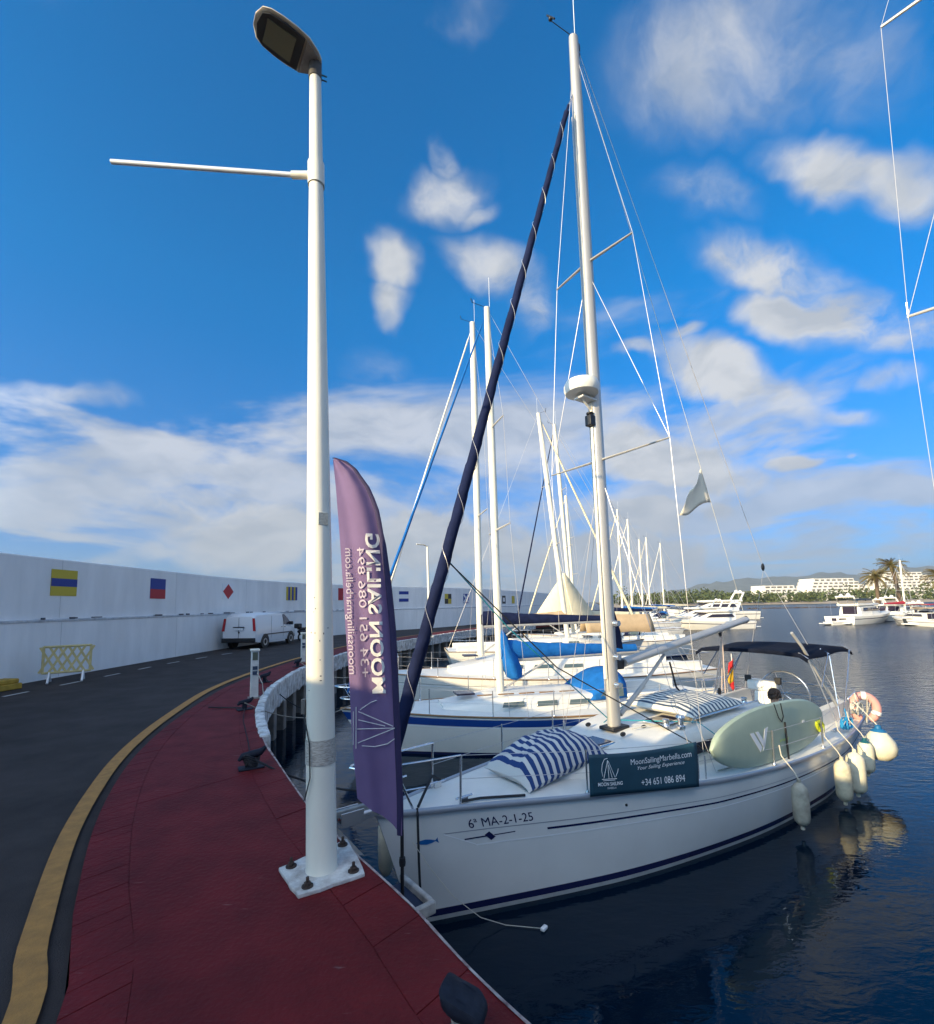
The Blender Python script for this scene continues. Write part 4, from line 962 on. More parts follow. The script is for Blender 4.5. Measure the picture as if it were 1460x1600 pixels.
M_strip2 = stripes_mat('stripe_slate', (.78, .75, .66), (.05, .08, .13), 0, 15, .55)
c1 = cushion(mw(2.62, .08, 1.30), R(35.5+2), 1.55, .84, .46, 'navy and white striped cushion on the shaded foredeck', M_strip, -.05, -.16)
c1.rotation_euler.y = R(-5)
c2 = cushion(mw(6.1, .12, 1.66), R(35.5), 1.75, 1.35, .26, 'grey and white striped cushion on the sunlit coachroof', M_strip2, .0, -.05)
# paddle board lashed inside the lifelines
def supboard():
    root = on_yacht('paddle_board', 6.45, 1.50, 1.0, 'pale sage green paddle board lashed on edge along the rail', 'paddle board')
    root.rotation_euler = Euler((0, R(2.2), R(35.5)), 'XYZ')
    L, Wd, th = 4.1, .93, .13; n = 40; rows = []
    for i in range(n+1):
        u = -1+2*i/n; hw = Wd/2*(max(0, 1-abs(u)**2.3))**.55 if u < 0 else Wd/2*(max(0, 1-abs(u)**2.9))**.5
        hw = max(hw, .01); r_ = []
        t_ = th/2*min(1, .35+hw*3)
        for k in range(16):
            a = 2*math.pi*k/16; r_.append((u*L/2, -math.copysign(abs(math.sin(a))**.55, math.sin(a))*t_+.10*u*u*0, Wd/2+math.copysign(abs(math.cos(a))**.8, math.cos(a))*hw))
        rows.append(r_)
    mb = MB().grid(rows, closed=True)
    mb.f.append(tuple(range(16))); mb.f.append(tuple(range(len(mb.v)-16, len(mb.v))))
    ms = mat('sage_board', (.36, .43, .33), .45, var=.07, vs=3)
    mb.build('board', ms, root)
    yy = -th/2-.004
    P = [[(-1.02, .52), (-.90, .52), (-.64, .27), (-.70, .20)], [(-.84, .52), (-.74, .52), (-.52, .31), (-.58, .25)], [(-.62, .21), (-.55, .25), (-.40, .55), (-.52, .53)]]
    for p in P: MB().slab([(x, yy, z+.05) for x, z in p], (0, -1, 0), .003).build('emblem_stroke', M_white2, root, smooth=False)
    for k in range(5): MB().slab([(.02+.07*k, yy, .30+.02*(k % 2)), (.065+.07*k, yy, .31), (.06+.07*k, yy, .345), (.02+.07*k, yy, .335)], (0, -1, 0), .003).build('lettering_mark', mat('mark_lime', (.50, .58, .18), .5), root, smooth=False)
    for k in range(2): MB().slab([(.95+.06*k, yy, .50), (.985+.06*k, yy, .50), (.985+.06*k, yy, .545), (.95+.06*k, yy, .545)], (0, -1, 0), .003).build('lettering_mark', M_white2, root, smooth=False)
    MB().tube([(-.15, yy-.01, .93), (-.02, yy-.015, .70), (.1, yy-.012, .62), (.17, yy-.012, .70), (.10, yy-.01, .92)], .009, 6).build('leash', M_black, root)
    MB().tube([(1.55, yy, .42), (1.62, yy-.03, .30), (1.75, yy-.03, .26), (1.8, yy-.02, .38), (1.7, yy-.02, .44), (1.55, yy, .42)], .035, 8).build('leash_cuff', mat('lime_strap', (.45, .50, .02), .6), root)
    MB().tube([(.28, yy-.01, -.02), (.24, yy-.012, .35), (.22, yy-.01, .6)], .016, 6).build('lashing_strap', M_rubber, root)
    return root
supboard()
# banner tied to the lifelines
bn = on_yacht('rail_banner', 0, 0, 0, 'dark teal banner tied to the lifelines with white phone number', 'banner', da=0)
A_, B_ = Vector((2.50, -.915, 0)), Vector((4.12, -1.435, 0))
def bpt(u, v, off=0):
    p = A_.lerp(B_, u); d = (B_-A_).normalized(); nr = Vector((d.y, -d.x, 0))
    if nr.y > 0: nr = -nr
    q = p+nr*(.035+off+.012*math.sin(u*7)*math.sin(v*3.1)); z0 = 1.215-.10*u; z1 = 1.725-.015*u-.06*math.sin(math.pi*u)*.6
    return (q.x, q.y, z0+(z1-z0)*v)
MB().grid([[bpt(i/24, j/10) for j in range(11)] for i in range(25)]).build('cloth', mat('teal_banner', (.012, .055, .085), .55, var=.15, vs=5), bn, solid=.004)
BL = (B_-A_).length
def btxt(body, u0, v0, size, width, **kw): return put_text(body, lambda u, v: bpt(u0+u/BL, v0+v/.5, .013), size, 'lettering', M_white2, bn, width=width, **kw)
btxt('MoonSailingMarbella.com', .36, .70, .10, .98)
btxt('Your Sailing Experience', .42, .56, .062, .76, shear=.35)
btxt('+34 651 086 894', .45, .16, .115, .70)
btxt('MOON SAILING', .065, .24, .062, .36, bold=.001)
btxt('MARBELLA', .145, .155, .036, .13)
def sailmark(fn, k, m_, parent, r=.006):
    L = [[(.0, .0), (.9, .0)], [(.08, -.07), (.8, -.07)], [(.42, .02), (.40, .95)], [(.40, .95), (.12, .05)], [(.44, .9), (.80, .06)], [(.44, .7), (.62, .06)], [(.2, 1.0), (.05, .75), (.0, .45), (.06, .15)], [(.40, 1.05), (.2, 1.0)], [(.84, .1), (.98, .35), (1.02, .5)]]
    for l_ in L: MB().tube([fn(a*k, b*k) for a, b in l_], r, 5).build('emblem_line', m_, parent)
sailmark(lambda x, z: bpt(.10+x/BL, .40+z/.5, .011), .24, M_white2, bn, .0035)
# fenders
def fender(s_, w, ztop, ln_, r, label, m_, cap=None, tilt=0):
    root = on_yacht('fender', s_, w, ztop, label, 'fender', 'fenders hung along the near yacht'); root.rotation_euler = Euler((tilt, 0, R(35.5)), 'XYZ')
    prof = [(.012, .05), (.03, .04), (.032, -.01), (r*.6, -.04), (r*.9, -.09), (r, -.15), (r*1.02, -ln_*.5), (r, -ln_+.13), (r*.88, -ln_+.07), (r*.5, -ln_+.02), (.03, -ln_), (.03, -ln_-.05), (.01, -ln_-.06)]
    MB().lathe(prof, 20).build('body', m_, root)
    if cap: MB().lathe([(.034, .045), (.034, .0), (r*.63, -.035), (r*.63, -.05)], 16).build('end_cap', cap, root)
    MB().tube([(0, 0, .03), (.01, .05, .12), (.0, .22, .34), (0, .24, .5)], .009, 6).build('rope', M_ropew, root)
    return root
M_teal = mat('teal_cap', (.01, .10, .13), .5)
fender(6.30, 1.86, .80, .66, .115, 'dirty grey fender hung alone amidships below the paddle board', M_fendd)
fender(8.05, 1.90, .80, .72, .125, 'stained cream fender just aft of the paddle board', mat('fender_stained', (.58, .53, .40), .6, var=.4, vs=6))
fender(8.62, 1.93, .83, .74, .145, 'plump clean cream fender, second of the three at the stern', M_fend)
fender(9.35, 1.90, .90, .62, .125, 'cream fender with teal cap, nearest the ball fender', M_fend, M_teal)
bf = on_yacht('ball_fender', 9.75, 2.02, 1.03, 'big pear-shaped cream ball fender with blue top at the stern', 'fender', 'fenders hung along the near yacht')
MB().lathe([(.03, .06), (.10, .02), (.16, -.06), (.245, -.18), (.275, -.30), (.25, -.42), (.16, -.52), (.03, -.555)], 24).build('body', M_fend, bf)
MB().lathe([(.02, .12), (.05, .10), (.055, .05), (.12, .015), (.13, -.005)], 18).build('top_cap', mat('fender_blue', (.01, .13, .30), .5), bf)
MB().tube([(0, 0, .1), (0, .2, .35), (0, .36, .52)], .01, 6).build('rope', M_ropew, bf)
bwf = on_yacht('fender', .42, -.62, 1.0, 'slim cream fender hanging from the bow behind the purple flag', 'fender', 'fenders hung along the near yacht')
MB().lathe([(.02, .05), (.03, 0), (.07, -.05), (.095, -.12), (.1, -.4), (.09, -.62), (.05, -.7), (.02, -.72)], 18).build('body', M_fend, bwf); MB().tube([(0, 0, .03), (.02, -.15, .3), (.02, -.3, .45)], .008, 6).build('rope', M_ropew, bwf)
# horseshoe lifebuoy
lb = on_yacht('lifebuoy', 11.0, 1.50, 1.22, 'faded pink horseshoe lifebuoy on the stern rail', 'lifebuoy', da=R(-68))
ring = [(.0+.0*t, 0, 0) for t in range(1)]
pts = []
for t in np.linspace(R(-70), R(250), 26): pts.append((.21*math.cos(t), 0, .26*math.sin(t)))
MB().tube(pts, [.065]+[.085]*24+[.065], 12).build('float', mat('faded_orange', (.68, .32, .28), .7, var=.15, vs=6), lb)
for t in (R(-20), R(90), R(200)):
    c = Vector((.21*math.cos(t), 0, .26*math.sin(t))); d = Vector((-math.sin(t), 0, math.cos(t)))
    MB().tube([c-d*.04, c+d*.04], .090, 12).build('reflective_band', M_white2, lb)
MB().tube([(-.1, -.12, .2), (.02, -.13, -.1), (.1, -.12, .15), (-.02, -.13, -.25), (.05, -.12, .22), (.0, -.12, -.3)], .012, 6).build('throw_line', M_ropew, lb)
# rope coils at the stern quarter
def coil(name, s_, w, z, r, m_, label, turns=4, seed=1):
    rng = random.Random(seed); root = on_yacht(name, s_, w, z, label, 'rope'); P = []
    for i in range(turns*14):
        a = i*2*math.pi/14; rr = r*(1+rng.uniform(-.16, .16)); P.append((rr*math.cos(a)*1.2, .06*math.sin(a*.7), rr*math.sin(a)*.8+rng.uniform(-.02, .02)))
    MB().tube(P, .014, 6).build('coil', m_, root); MB().tube([(-.05, -.02, r*.9), (0, .0, r*1.6), (.03, .02, r*2.2)], .012, 6).build('tail', m_, root)
coil('rope_coil', 9.55, 1.58, 1.12, .13, M_ropeb, 'bright blue rope coil hung on the stern rail', 5, 2)
coil('rope_coil', 10.5, 1.50, 1.28, .14, M_ropew, 'tangled white rope coil hung beside the lifebuoy', 6, 3)
# ensign
en = on_yacht('ensign', 11.05, -1.28, 1.35, 'red and yellow ensign drooping on the far stern corner', 'flag')
MB().tube([(0, 0, -.35), (-.05, 0, .85)], .012, 6).build('staff', M_white2, en)
def drape(z0, z1, name, m_):
    MB().grid([[(-.05+.05*(1-z)-.24*v*(.55+.3*math.sin(z*3)), .05*math.sin(v*6+z*4), z*.62+.12-.24*v) for v in np.linspace(0, 1, 9)] for z in np.linspace(z0, z1, 6)]).build(name, m_, en, solid=.004)
M_er = mat('ensign_red', (.45, .015, .02), .8); M_ey = mat('ensign_yellow', (.60, .36, .02), .8)
drape(.0, .27, 'red_band', M_er); drape(.27, .73, 'yellow_band', M_ey); drape(.73, 1.0, 'red_band', M_er)
# white house flag on the topping lift
t0 = .70; fpnt = TL[0].lerp(TL[1], t0); wf = on_yacht('house_flag', fpnt.x, -fpnt.y, fpnt.z, 'small cream flag flying from the topping lift above the boom', 'flag')
d = (TL[1]-TL[0]).normalized()
q = [Vector((0, 0, 0)), d*.78]
rows = []
for i in range(9):
    t = i/8; a = d*(.78*t); rows.append([(a.x-.62*v*(.25+.75*t)-.05*v, a.y+.42*v*(.25+.75*t)-.06*math.sin(v*5+t*3)*v, a.z-.50*v*(1-.35*t)+.05*math.sin(v*7)) for v in np.linspace(0, 1, 10)])
MB().grid(rows).build('cloth', mat('flag_cream', (.72, .66, .55), .85, var=.08, vs=4), wf, solid=.004)
# person resting in the cockpit, seen from behind
def person(loc, rz, label):
    root = empty('person', loc, rz, label, 'person')
    V = [(0, 0, .10), (0, 0, .28), (.01, 0, .46), (-.02, 0, .56), (-.03, 0, .63), (-.05, 0, .74), (-.05, 0, .82),
         (0, .19, .50), (.04, .27, .30), (-.16, .25, .20), (-.3, .2, .22), (0, -.19, .50), (.04, -.27, .30), (-.16, -.25, .20), (-.3, -.2, .22),
         (-.02, .10, .08), (-.42, .13, .08), (-.46, .13, -.32), (-.56, .13, -.36), (-.02, -.10, .08), (-.42, -.13, .08), (-.46, -.13, -.32), (-.56, -.13, -.36)]
    E = [(0, 1), (1, 2), (2, 3), (3, 4), (4, 5), (5, 6), (2, 7), (7, 8), (8, 9), (9, 10), (2, 11), (11, 12), (12, 13), (13, 14), (0, 15), (15, 16), (16, 17), (17, 18), (0, 19), (19, 20), (20, 21), (21, 22)]
    Rr = [.15, .14, .15, .07, .06, .095, .07, .07, .05, .04, .035, .07, .05, .04, .035, .10, .075, .055, .04, .10, .075, .055, .04]
    me = bpy.data.meshes.new('body'); me.from_pydata(V, E, []); o = bpy.data.objects.new('body', me); col.objects.link(o); o.parent = root
    md = o.modifiers.new('skin', 'SKIN'); sv = me.skin_vertices[0].data
    for i, r_ in enumerate(Rr): sv[i].radius = (r_, r_)
    sv[0].use_root = True
    o.modifiers.new('sub', 'SUBSURF').levels = 1; o.modifiers['sub'].render_levels = 2
    me.materials.append(mat('skin', (.45, .25, .17), .6))
    sh = MB()
    for z0, z1, a, b in ((.08, .56, .175, .24),):
        rows = [[(.0+(.01)+a*k*math.cos(t), b*k*math.sin(t), z) for t in np.linspace(0, 2*math.pi, 20)[:-1]] for z, k in ((.05, .98), (.2, .98), (.35, 1.02), (.47, 1.0), (.53, .8), (.565, .5), (.585, .36))]
        sh.grid(rows, closed=True)
    sh.build('shirt', mat('white_shirt', (.78, .77, .74), .85), root)
    rng = random.Random(5); hb = MB()
    for k in range(150):
        th_, ph = rng.uniform(0, 6.283), rng.uniform(-.5, 1.57); dv = Vector((math.cos(th_)*math.cos(ph), math.sin(th_)*math.cos(ph), math.sin(ph)))
        if dv.x < -.55 and dv.z < .45: continue
        hb.ball(Vector((-.045, 0, .785))+Vector((dv.x*.105, dv.y*.10, dv.z*.115)), rng.uniform(.022, .036), 5)
    hb.build('hair', mat('brown_hair', (.045, .022, .012), .6, var=.4, vs=40), root)
    return root
person(mw(8.6, .66, .88), R(35.5+180), 'person with dark curly hair in white sitting in the cockpit')
for k, (s_, w, c, h, nm) in enumerate(((8.5, .30, (.62, .22, .02), .22, 'small orange bottle on the cockpit table, tallest of the three'), (8.62, .18, (.55, .06, .03), .15, 'small red cup on the cockpit table'), (8.42, .12, (.7, .5, .1), .12, 'small yellow cup on the cockpit table'))):
    r_ = on_yacht('drink', s_, w, 1.126, nm, 'drink'); MB().lathe([(.035, 0), (.038, h*.6), (.02, h*.78), (.016, h)], 12).build('vessel', mat('drink%d' % k, c, .3), r_)

# ------------------------------------------------------------------ the other yachts
G = 'sailing yachts moored along the quay'
y2, H2 = yacht((-3.25, 12.05, 0), R(13), 10.6, 3.25, .93, 4.2, 12.35, -.12, 'white yacht with broad blue hull stripe, blue sail cover and blue sprayhood', G, furl_m=M_blue, cover_m=M_blue, hood_m=M_blue, stripe=(M_bluep, .75, .93), trunk_h=.33, boom_z=.85, mast_r=.085, furl_r=.05)
for k in range(5):
    MB().box((3.6+.55*k, -.62-.03*k, H2.zs(.4)+.42), (.42, .05, .03)).build('teak_rail', M_teak, y2, bevel=.008)
MB().grid([[(c[0]+r_*.8*math.cos(t)*(1+.10*math.sin(5*t+i)), r_*math.sin(t)*(1+.08*math.sin(4*t-i)), c[1]) for t in np.linspace(0, 2*math.pi, 25)[:-1]] for i, (c, r_) in enumerate((((4.24, 3.0), .05), ((4.30, 2.8), .13), ((4.36, 2.5), .20), ((4.46, 2.2), .27), ((4.55, 1.9), .31), ((4.6, 1.68), .26), ((4.6, 1.6), .08)))], closed=True).build('sail_bundle', M_blue, y2)
y3, H3 = yacht((-3.75, 16.5, 0), R(10), 12.8, 3.9, 1.18, 4.25, 14.6, -.05, 'big white yacht with navy sail cover and white furled jib behind the blue-striped one', G, furl_m=M_mastw, cover_m=M_navy, hood_m=None, trunk_h=.62, stripe=(M_grey, .78, .80), boom_z=1.05, mast_r=.1, furl_r=.055, boom_len=4.9)
y4, H4 = yacht((10.6, 28.6, 0), R(188), 12.0, 3.6, 1.15, 4.8, 15.3, 1.3, 'yacht moored bow out with cream furled jib and leaning mast', G, furl_m=M_sail, cover_m=M_tan, trunk_h=.5, stripe=None, mast_r=.12, furl_r=.085)
y5, H5 = yacht((2.9, 31.5, 0), R(6), 12.0, 3.6, 1.15, 4.2, 16.2, -.75, 'yacht with dark navy furled jib beyond the tan boom tents', G, furl_m=M_navy, cover_m=M_sail, hood_m=M_navy, trunk_h=.5, mast_r=.11, furl_r=.06)
y6, H6 = yacht((4.2, 37.0, 0), R(8), 11.5, 3.5, 1.1, 4.4, 12.4, -.4, 'smaller yacht with cream furled jib behind the navy-jib yacht', G, furl_m=M_sail, cover_m=M_navy, trunk_h=.5, mast_r=.1, furl_r=.075, detail=False)
# tan boom tents and cream mast-foot awnings
def tent(parent_loc, L, w, h, m_, label, name='boom_tent'):
    root = empty(name, parent_loc, R(8), label, 'awning', 'awnings over the yachts')
    MB().grid([[(x, -w, -h+.03*math.sin(x*3)), (x, -w*.6, -h*.45), (x, -.03, 0), (x, .03, 0), (x, w*.6, -h*.45), (x, w, -h+.03*math.sin(x*3+1))] for x in np.linspace(0, L, 14)]).build('cloth', m_, root, solid=.01)
    return root
tent((6.4, 26.4, 2.95), 4.0, .55, .95, M_tan, 'tan boom tent on the yacht moored bow out')
def tri_awning(loc, w, h, label):
    root = empty('mast_awning', loc, R(5), label, 'awning', 'awnings over the yachts')
    MB().grid([[(-w*(1-t), .25*(1-t)*math.sin(t*3), h*t), (0, -.12*(1-t), h*t), (w*(1-t), .25*(1-t), h*t)] for t in np.linspace(0, .97, 10)]).build('cloth', M_sail, root, solid=.01)
tri_awning((6.3, 30.4, 2.3), 2.4, 3.4, 'cream triangular awning spread between the two leaning masts')
# yachts farther along the curve: smaller, no rail detail
far = [(9, 44, 6, 11, 15.0, 'slim'), (14, 55, 8, 11, 14.0, 'white'), (17.5, 62, 5, 12, 15.5, 'pale'), (22, 70, 8, 11, 13.8, 'small'), (27, 80, 10, 12, 14.2, 'distant'), (33.5, 90, 8, 12, 15.0, 'last')]
flab = ['white yacht moored first beyond the cream-jib yacht', 'white yacht with bare forestay, second in the far row', 'tall white yacht, third in the far row', 'white yacht, fourth in the far row', 'white yacht, fifth in the far row', 'outermost tall-masted white yacht beside the motor yacht']
for k, (x, y, an, L, mh, _) in enumerate(far):
    yacht((x, y, 0), R(an), L, 3.4, 1.15, 4.3, mh+random.uniform(-1, 1), -.1*random.random(), flab[k], G, furl_m=[None, M_sail, M_mastw][k % 3], cover_m=[M_navy, M_blue, M_sail][k % 3], hood_m=[M_blue, None, M_navy][k % 3], trunk_h=.5, detail=False, mast_r=.11, furl_r=.08)
# neighbour whose rigging hangs into the picture at the right
yr, HR_ = yacht((3.62, 2.335, 0), R(40), 11.5, 2.6, 1.1, 5.0, 16.5, 0, 'yacht at right showing only its spreader tips and shrouds', G, trunk_h=.4, mast_r=.09, boom_len=4.3, detail=False, spreaders=0)
for s_ in (-1, 1):
    lo, hi = (5.05, s_*1.32, 7.8), (5.05, s_*1.24, 12.6)
    for q in (lo, hi): MB().tube([(5.0, 0, q[2]-.08), q], [.034, .022], 8).build('spreader', M_alu, yr)
    MB().tube([(5.1, s_*1.18, 1.1), lo, hi, (5.0, 0, 16.2)], .0042, 5).build('shroud', M_wire, yr)
    wire(yr, lo, (5.0, 0, 12.4)); wire(yr, (5.0, s_*1.1, 1.1), (5.0, 0, 7.7))
    MB().tube([(lo[0], lo[1], lo[2]-.02), (lo[0], lo[1], lo[2]+.22)], .012, 6).build('turnbuckle', M_steel, yr)

# ------------------------------------------------------------------ motor boats
def motor_yacht(loc, ang, L, label, flybridge=True, group='motor boats in the marina', canopy=None, dark=None):
    r = empty('motor_boat', loc, ang, label, 'motor boat', group); b = L*.15
    H = Hull(L, [(0, 0), (.05, .25*b), (.2, .72*b), (.4, .96*b), (.7, b), (1, .95*b)], [(0, 0), (.1, .2*b), (.3, .62*b), (.6, .85*b), (1, .86*b)], [(0, L*.125), (.3, L*.105), (.6, L*.09), (1, L*.085)], rake=L*.1, trans=.1)
    H.body(24).build('hull', dark or M_white, r); H.deck(.02, L-.02, 0, .06, 16).build('deck', M_deck, r)
    H.band(lambda u: H.zs(u)*.62, lambda u: H.zs(u)*.70, .006).build('hull_stripe', M_navyp, r)
    z = H.zs(.5); h = L*.10
    st = [(L*.26, b*.35, z, z+.12), (L*.36, b*.6, z, z+h*.6), (L*.46, b*.7, z, z+h*.98), (L*.62, b*.72, z, z+h), (L*.78, b*.70, z, z+h)]
    trunk(st, b*.1).build('cabin', M_white, r)
    for s_ in (-1, 1):
        P = [(L*.40, s_*b*.66, z+h*.45), (L*.75, s_*b*.70, z+h*.45), (L*.73, s_*b*.66, z+h*.80), (L*.48, s_*b*.66, z+h*.80)]
        MB().slab([(p[0], p[1]+s_*.03, p[2]) for p in P], (0, s_, 0), .02).build('cabin_window', M_glass, r, smooth=False)
    MB().add([(L*.34, -b*.45, z+h*.5), (L*.34, b*.45, z+h*.5), (L*.435, b*.5, z+h*.93), (L*.435, -b*.5, z+h*.93)], [(0, 1, 2, 3)]).build('windscreen', M_glass, r, smooth=False)
    MB().box((L*.785, 0, z+h*.5), (.04, b*.9, h*.8)).build('saloon_door', M_glass, r, smooth=False)
    if flybridge:
        MB().box((L*.62, 0, z+h*1.12), (L*.42, b*1.35, h*.24)).build('flybridge', M_white, r, bevel=.1)
        MB().tube([(L*.80, -b*.6, z+h), (L*.86, -b*.55, z+h*2.0), (L*.86, b*.55, z+h*2.0), (L*.80, b*.6, z+h)], L*.011, 6).build('radar_arch', M_white, r)
        MB().ball((L*.85, b*.2, z+h*2.15), L*.022, 8).ball((L*.85, -b*.25, z+h*2.12), L*.018, 8).build('radar_dome', M_cream, r)
    if canopy:
        MB().grid([[(x, y*b*.8, z+h*1.75-.12*abs(y)**3*h) for y in np.linspace(-1, 1, 9)] for x in np.linspace(L*.55, L*.95, 6)]).build('canopy', canopy, r, solid=.03)
        for x in (L*.58, L*.92):
            for s_ in (-1, 1): MB().tube([(x, s_*b*.75, z), (x, s_*b*.75, z+h*1.66)], .025, 6).build('canopy_post', M_steel, r)
    MB().box((L*1.0+.35, 0, .22), (.9, b*1.6, .12)).build('swim_platform', M_deck, r, bevel=.03)
    MB().tube([(L*.02, 0, H.z0+.45), (L*.12, -b*.42, H.z0+.42), (L*.4, -b*.9, z+.5)], .018, 6).tube([(L*.02, 0, H.z0+.45), (L*.12, b*.42, H.z0+.42), (L*.4, b*.9, z+.5)], .018, 6).build('bow_rail', M_steel, r)
    return r
motor_yacht((38, 90, 0), R(4), 17, 'long white flybridge motor yacht at the head of the left row')
motor_yacht((30, 74, 0), R(8), 12, 'white motor cruiser half hidden behind the yacht booms', True)
motor_yacht((25.5, 60, 0), R(8), 11, 'white motor cruiser nearest the tan boom tents', True)
mb1 = motor_yacht((63, 70.7, 0), R(205), 13, 'white flybridge cruiser, biggest of the boats moored at right', True, canopy=M_black)
motor_yacht((54, 65.4, 0), R(190), 5, 'small open white tender left of the right-hand cruiser', False)
motor_yacht((57.6, 64.2, 0), R(262), 8.5, 'white sport boat seen stern-on in front of the right-hand cruiser', False, canopy=M_tan)
motor_yacht((65.5, 62.6, 0), R(200), 10, 'dark-hulled day boat at the right edge of the picture', False, canopy=mat('red_canvas', (.35, .02, .04), .8), dark=mat('dark_hull', (.03, .035, .04), .3))
motor_yacht((76, 76.5, 0), R(195), 12, 'white cruiser behind the dark-hulled day boat', True)
yacht((71, 73, 0), R(190), 9.5, 3, 1.0, 4, 9.3, 0, 'short-masted white yacht among the right-hand motor boats', G, detail=False, trunk_h=.45, cover_m=mat('red_canvas', (.35, .02, .04), .8), mast_r=.12)

motor_yacht((71, 69, 0), R(198), 9.5, 'white cabin boat between the big right-hand cruiser and the dark day boat', True, canopy=M_tan)
motor_yacht((82, 86, 0), R(195), 11, 'white cruiser farthest back among the right-hand boats', True)

motor_yacht((68, 66.6, 0), R(200), 7.5, 'small white cuddy boat in front of the tan-canopied cabin boat', False, canopy=M_navy)
motor_yacht((63.4, 67.5, 0), R(250), 7.5, 'white runabout tucked between the sport boat and the cruiser', False)
motor_yacht((79, 79, 0), R(192), 9, 'white boat with red canopy beyond the day boat', True, canopy=mat('red_canvas', (.35, .02, .04), .8))

# ================================================================== ON THE QUAY
M_post = mat('post_white', (.80, .755, .64), .38, var=.10, vs=3, bump=.05, bs=30, stretch=(1, 1, .3))
M_bolt = mat('rusty_bolt', (.07, .045, .035), .75, .3, var=.5, vs=40)
# near street lamp
LP = Vector((-1.18, 3.87, TOP))
sl = empty('street_lamp', LP, 0, 'tall white street lamp in the foreground with horizontal banner arm', 'street lamp', 'street lamps on the quay')
pl_ = MB()
cs = [(-.345, .02), (.08, .465), (.36, -.07), (-.06, -.345)]
mid = []
for i in range(4):
    a, b = Vector((*cs[i], 0)), Vector((*cs[(i+1) % 4], 0))
    for k in range(6): p = a.lerp(b, k/6); mid.append((p.x+random.uniform(-.008, .008), p.y+random.uniform(-.008, .008)))
pl_.prism(mid, .0, .03)
pl_.build('base_plate', mat('plate_white', (.62, .61, .58), .7, var=.35, vs=9, bump=.5, bs=30, c2=(.33, .28, .25)), sl, smooth=False, bevel=.006)
for x, y in ((-.25, .03), (.07, .35), (.26, -.05), (-.03, -.24)):
    bo = MB().lathe([(.042, .03), (.042, .038)], 14, (x, y, 0)).lathe([(.026, .038), (.026, .06), (.02, .062)], 6, (x, y, 0)).lathe([(.012, .06), (.012, .095), (.008, .098)], 10, (x, y, 0)).build('anchor_bolt', M_bolt, sl)
lean = lambda z: -.020*z
n = 28; rows = []
for z, r_ in ((.03, .122), (.05, .118), (1.0, .112), (2.5, .100), (4.0, .084), (5.5, .067), (6.2, .058), (7.05, .050)):
    rows.append([(lean(z)+r_*math.cos(2*math.pi*k/n), r_*math.sin(2*math.pi*k/n), z) for k in range(n)])
mbp = MB().grid(rows, closed=True); mbp.f.append(tuple(range(len(mbp.v)-n, len(mbp.v)))); mbp.build('pole', M_post, sl)
def band(z0, z1, rr, m_, name, wob=.0):
    rws = []
    for z in np.linspace(z0, z1, 5): rws.append([(lean(z)+(rr+wob*mnoise.noise(Vector((k*.9, z*40, 0))))*math.cos(2*math.pi*k/n), (rr+wob*mnoise.noise(Vector((k*.9, z*40, 5))))*math.sin(2*math.pi*k/n), z) for k in range(n)])
    return MB().grid(rws, closed=True).build(name, m_, sl)
band(.83, 1.02, .1175, mat('tape_residue', (.50, .46, .40), .85, var=.5, vs=30, c2=(.25, .22, .19), stretch=(1, 1, 5)), 'tape_residue', .004)
band(5.84, 6.06, .073, M_post, 'clamp_collar')
MB().tube([(lean(5.95)-.06, 0, 5.95), (lean(5.95)-.22, 0, 5.955)], .032, 10).build('arm_socket', M_post, sl)
MB().tube([(lean(5.95)-.2, 0, 5.955), (-1.95, -.04, 6.08)], .021, 10).build('banner_arm', mat('arm_white', (.72, .72, .74), .35, .2), sl)
MB().box((lean(2.8)+.06, -.075, 2.78), (.08, .012, .10), .6).build('sticker', mat('grey_sticker', (.42, .42, .38), .8, var=.4, vs=60), sl, smooth=False)
MB().box((lean(1.3)-.118, -.04, 1.27), (.035, .05, .12)).build('junction_box', mat('box_grey', (.12, .11, .10), .7), sl, bevel=.006)
MB().tube([(-.14, -.05, 1.2), (-.07, -.12, 1.0), (-.06, -.125, .75), (-.10, -.11, .6), (-.125, -.07, .56)], .005, 5).build('cable', M_black, sl)
# scuffs on the post
for k in range(12):
    z = random.uniform(1.4, 2.3); a = random.uniform(-2.6, -.6); rr = .109-.006*(z-1)
    MB().box((lean(z)+rr*math.cos(a), rr*math.sin(a), z), (random.uniform(.005, .016), .004, random.uniform(.004, .014)), a+1.57).build('scuff', M_soot, sl, smooth=False)
# head: leaf-shaped luminaire tilted up towards the road
hd = MB(); d = Vector((-.50, -.36, .06)).normalized(); sdv = d.cross(Vector((0, 0, 1))).normalized(); nv = sdv.cross(d).normalized()
H0 = Vector((lean(7.05), 0, 7.08)); Lh = .57
outl = [(0, .06), (.08, .11), (.25, .165), (.45, .18), (.65, .178), (.82, .165), (.93, .135), (1.0, .05)]
def hp(u, w, h): p = H0+d*(u*Lh-.04)+sdv*w+nv*h; return (p.x, p.y, p.z)
rows = []
for u, w in outl:
    th_ = .075*(1-.5*u)
    rows.append([hp(u, w*math.cos(t), (th_*math.sin(t) if math.sin(t) > 0 else .012*math.sin(t))) for t in np.linspace(0, 2*math.pi, 20)[:-1]])
mbh = MB().grid(rows, closed=True); k = len(rows[0]); mbh.f.append(tuple(range(k))); mbh.f.append(tuple(range(len(mbh.v)-k, len(mbh.v))))
head = mbh.build('lamp_head', mat('head_shell', (.62, .54, .42), .45, var=.2, vs=6), sl)
def under(poly, name, m_, t=.012, z=-.014): return MB().slab([hp(u, w, z) for u, w in poly], -nv, t).build(name, m_, head, smooth=False)
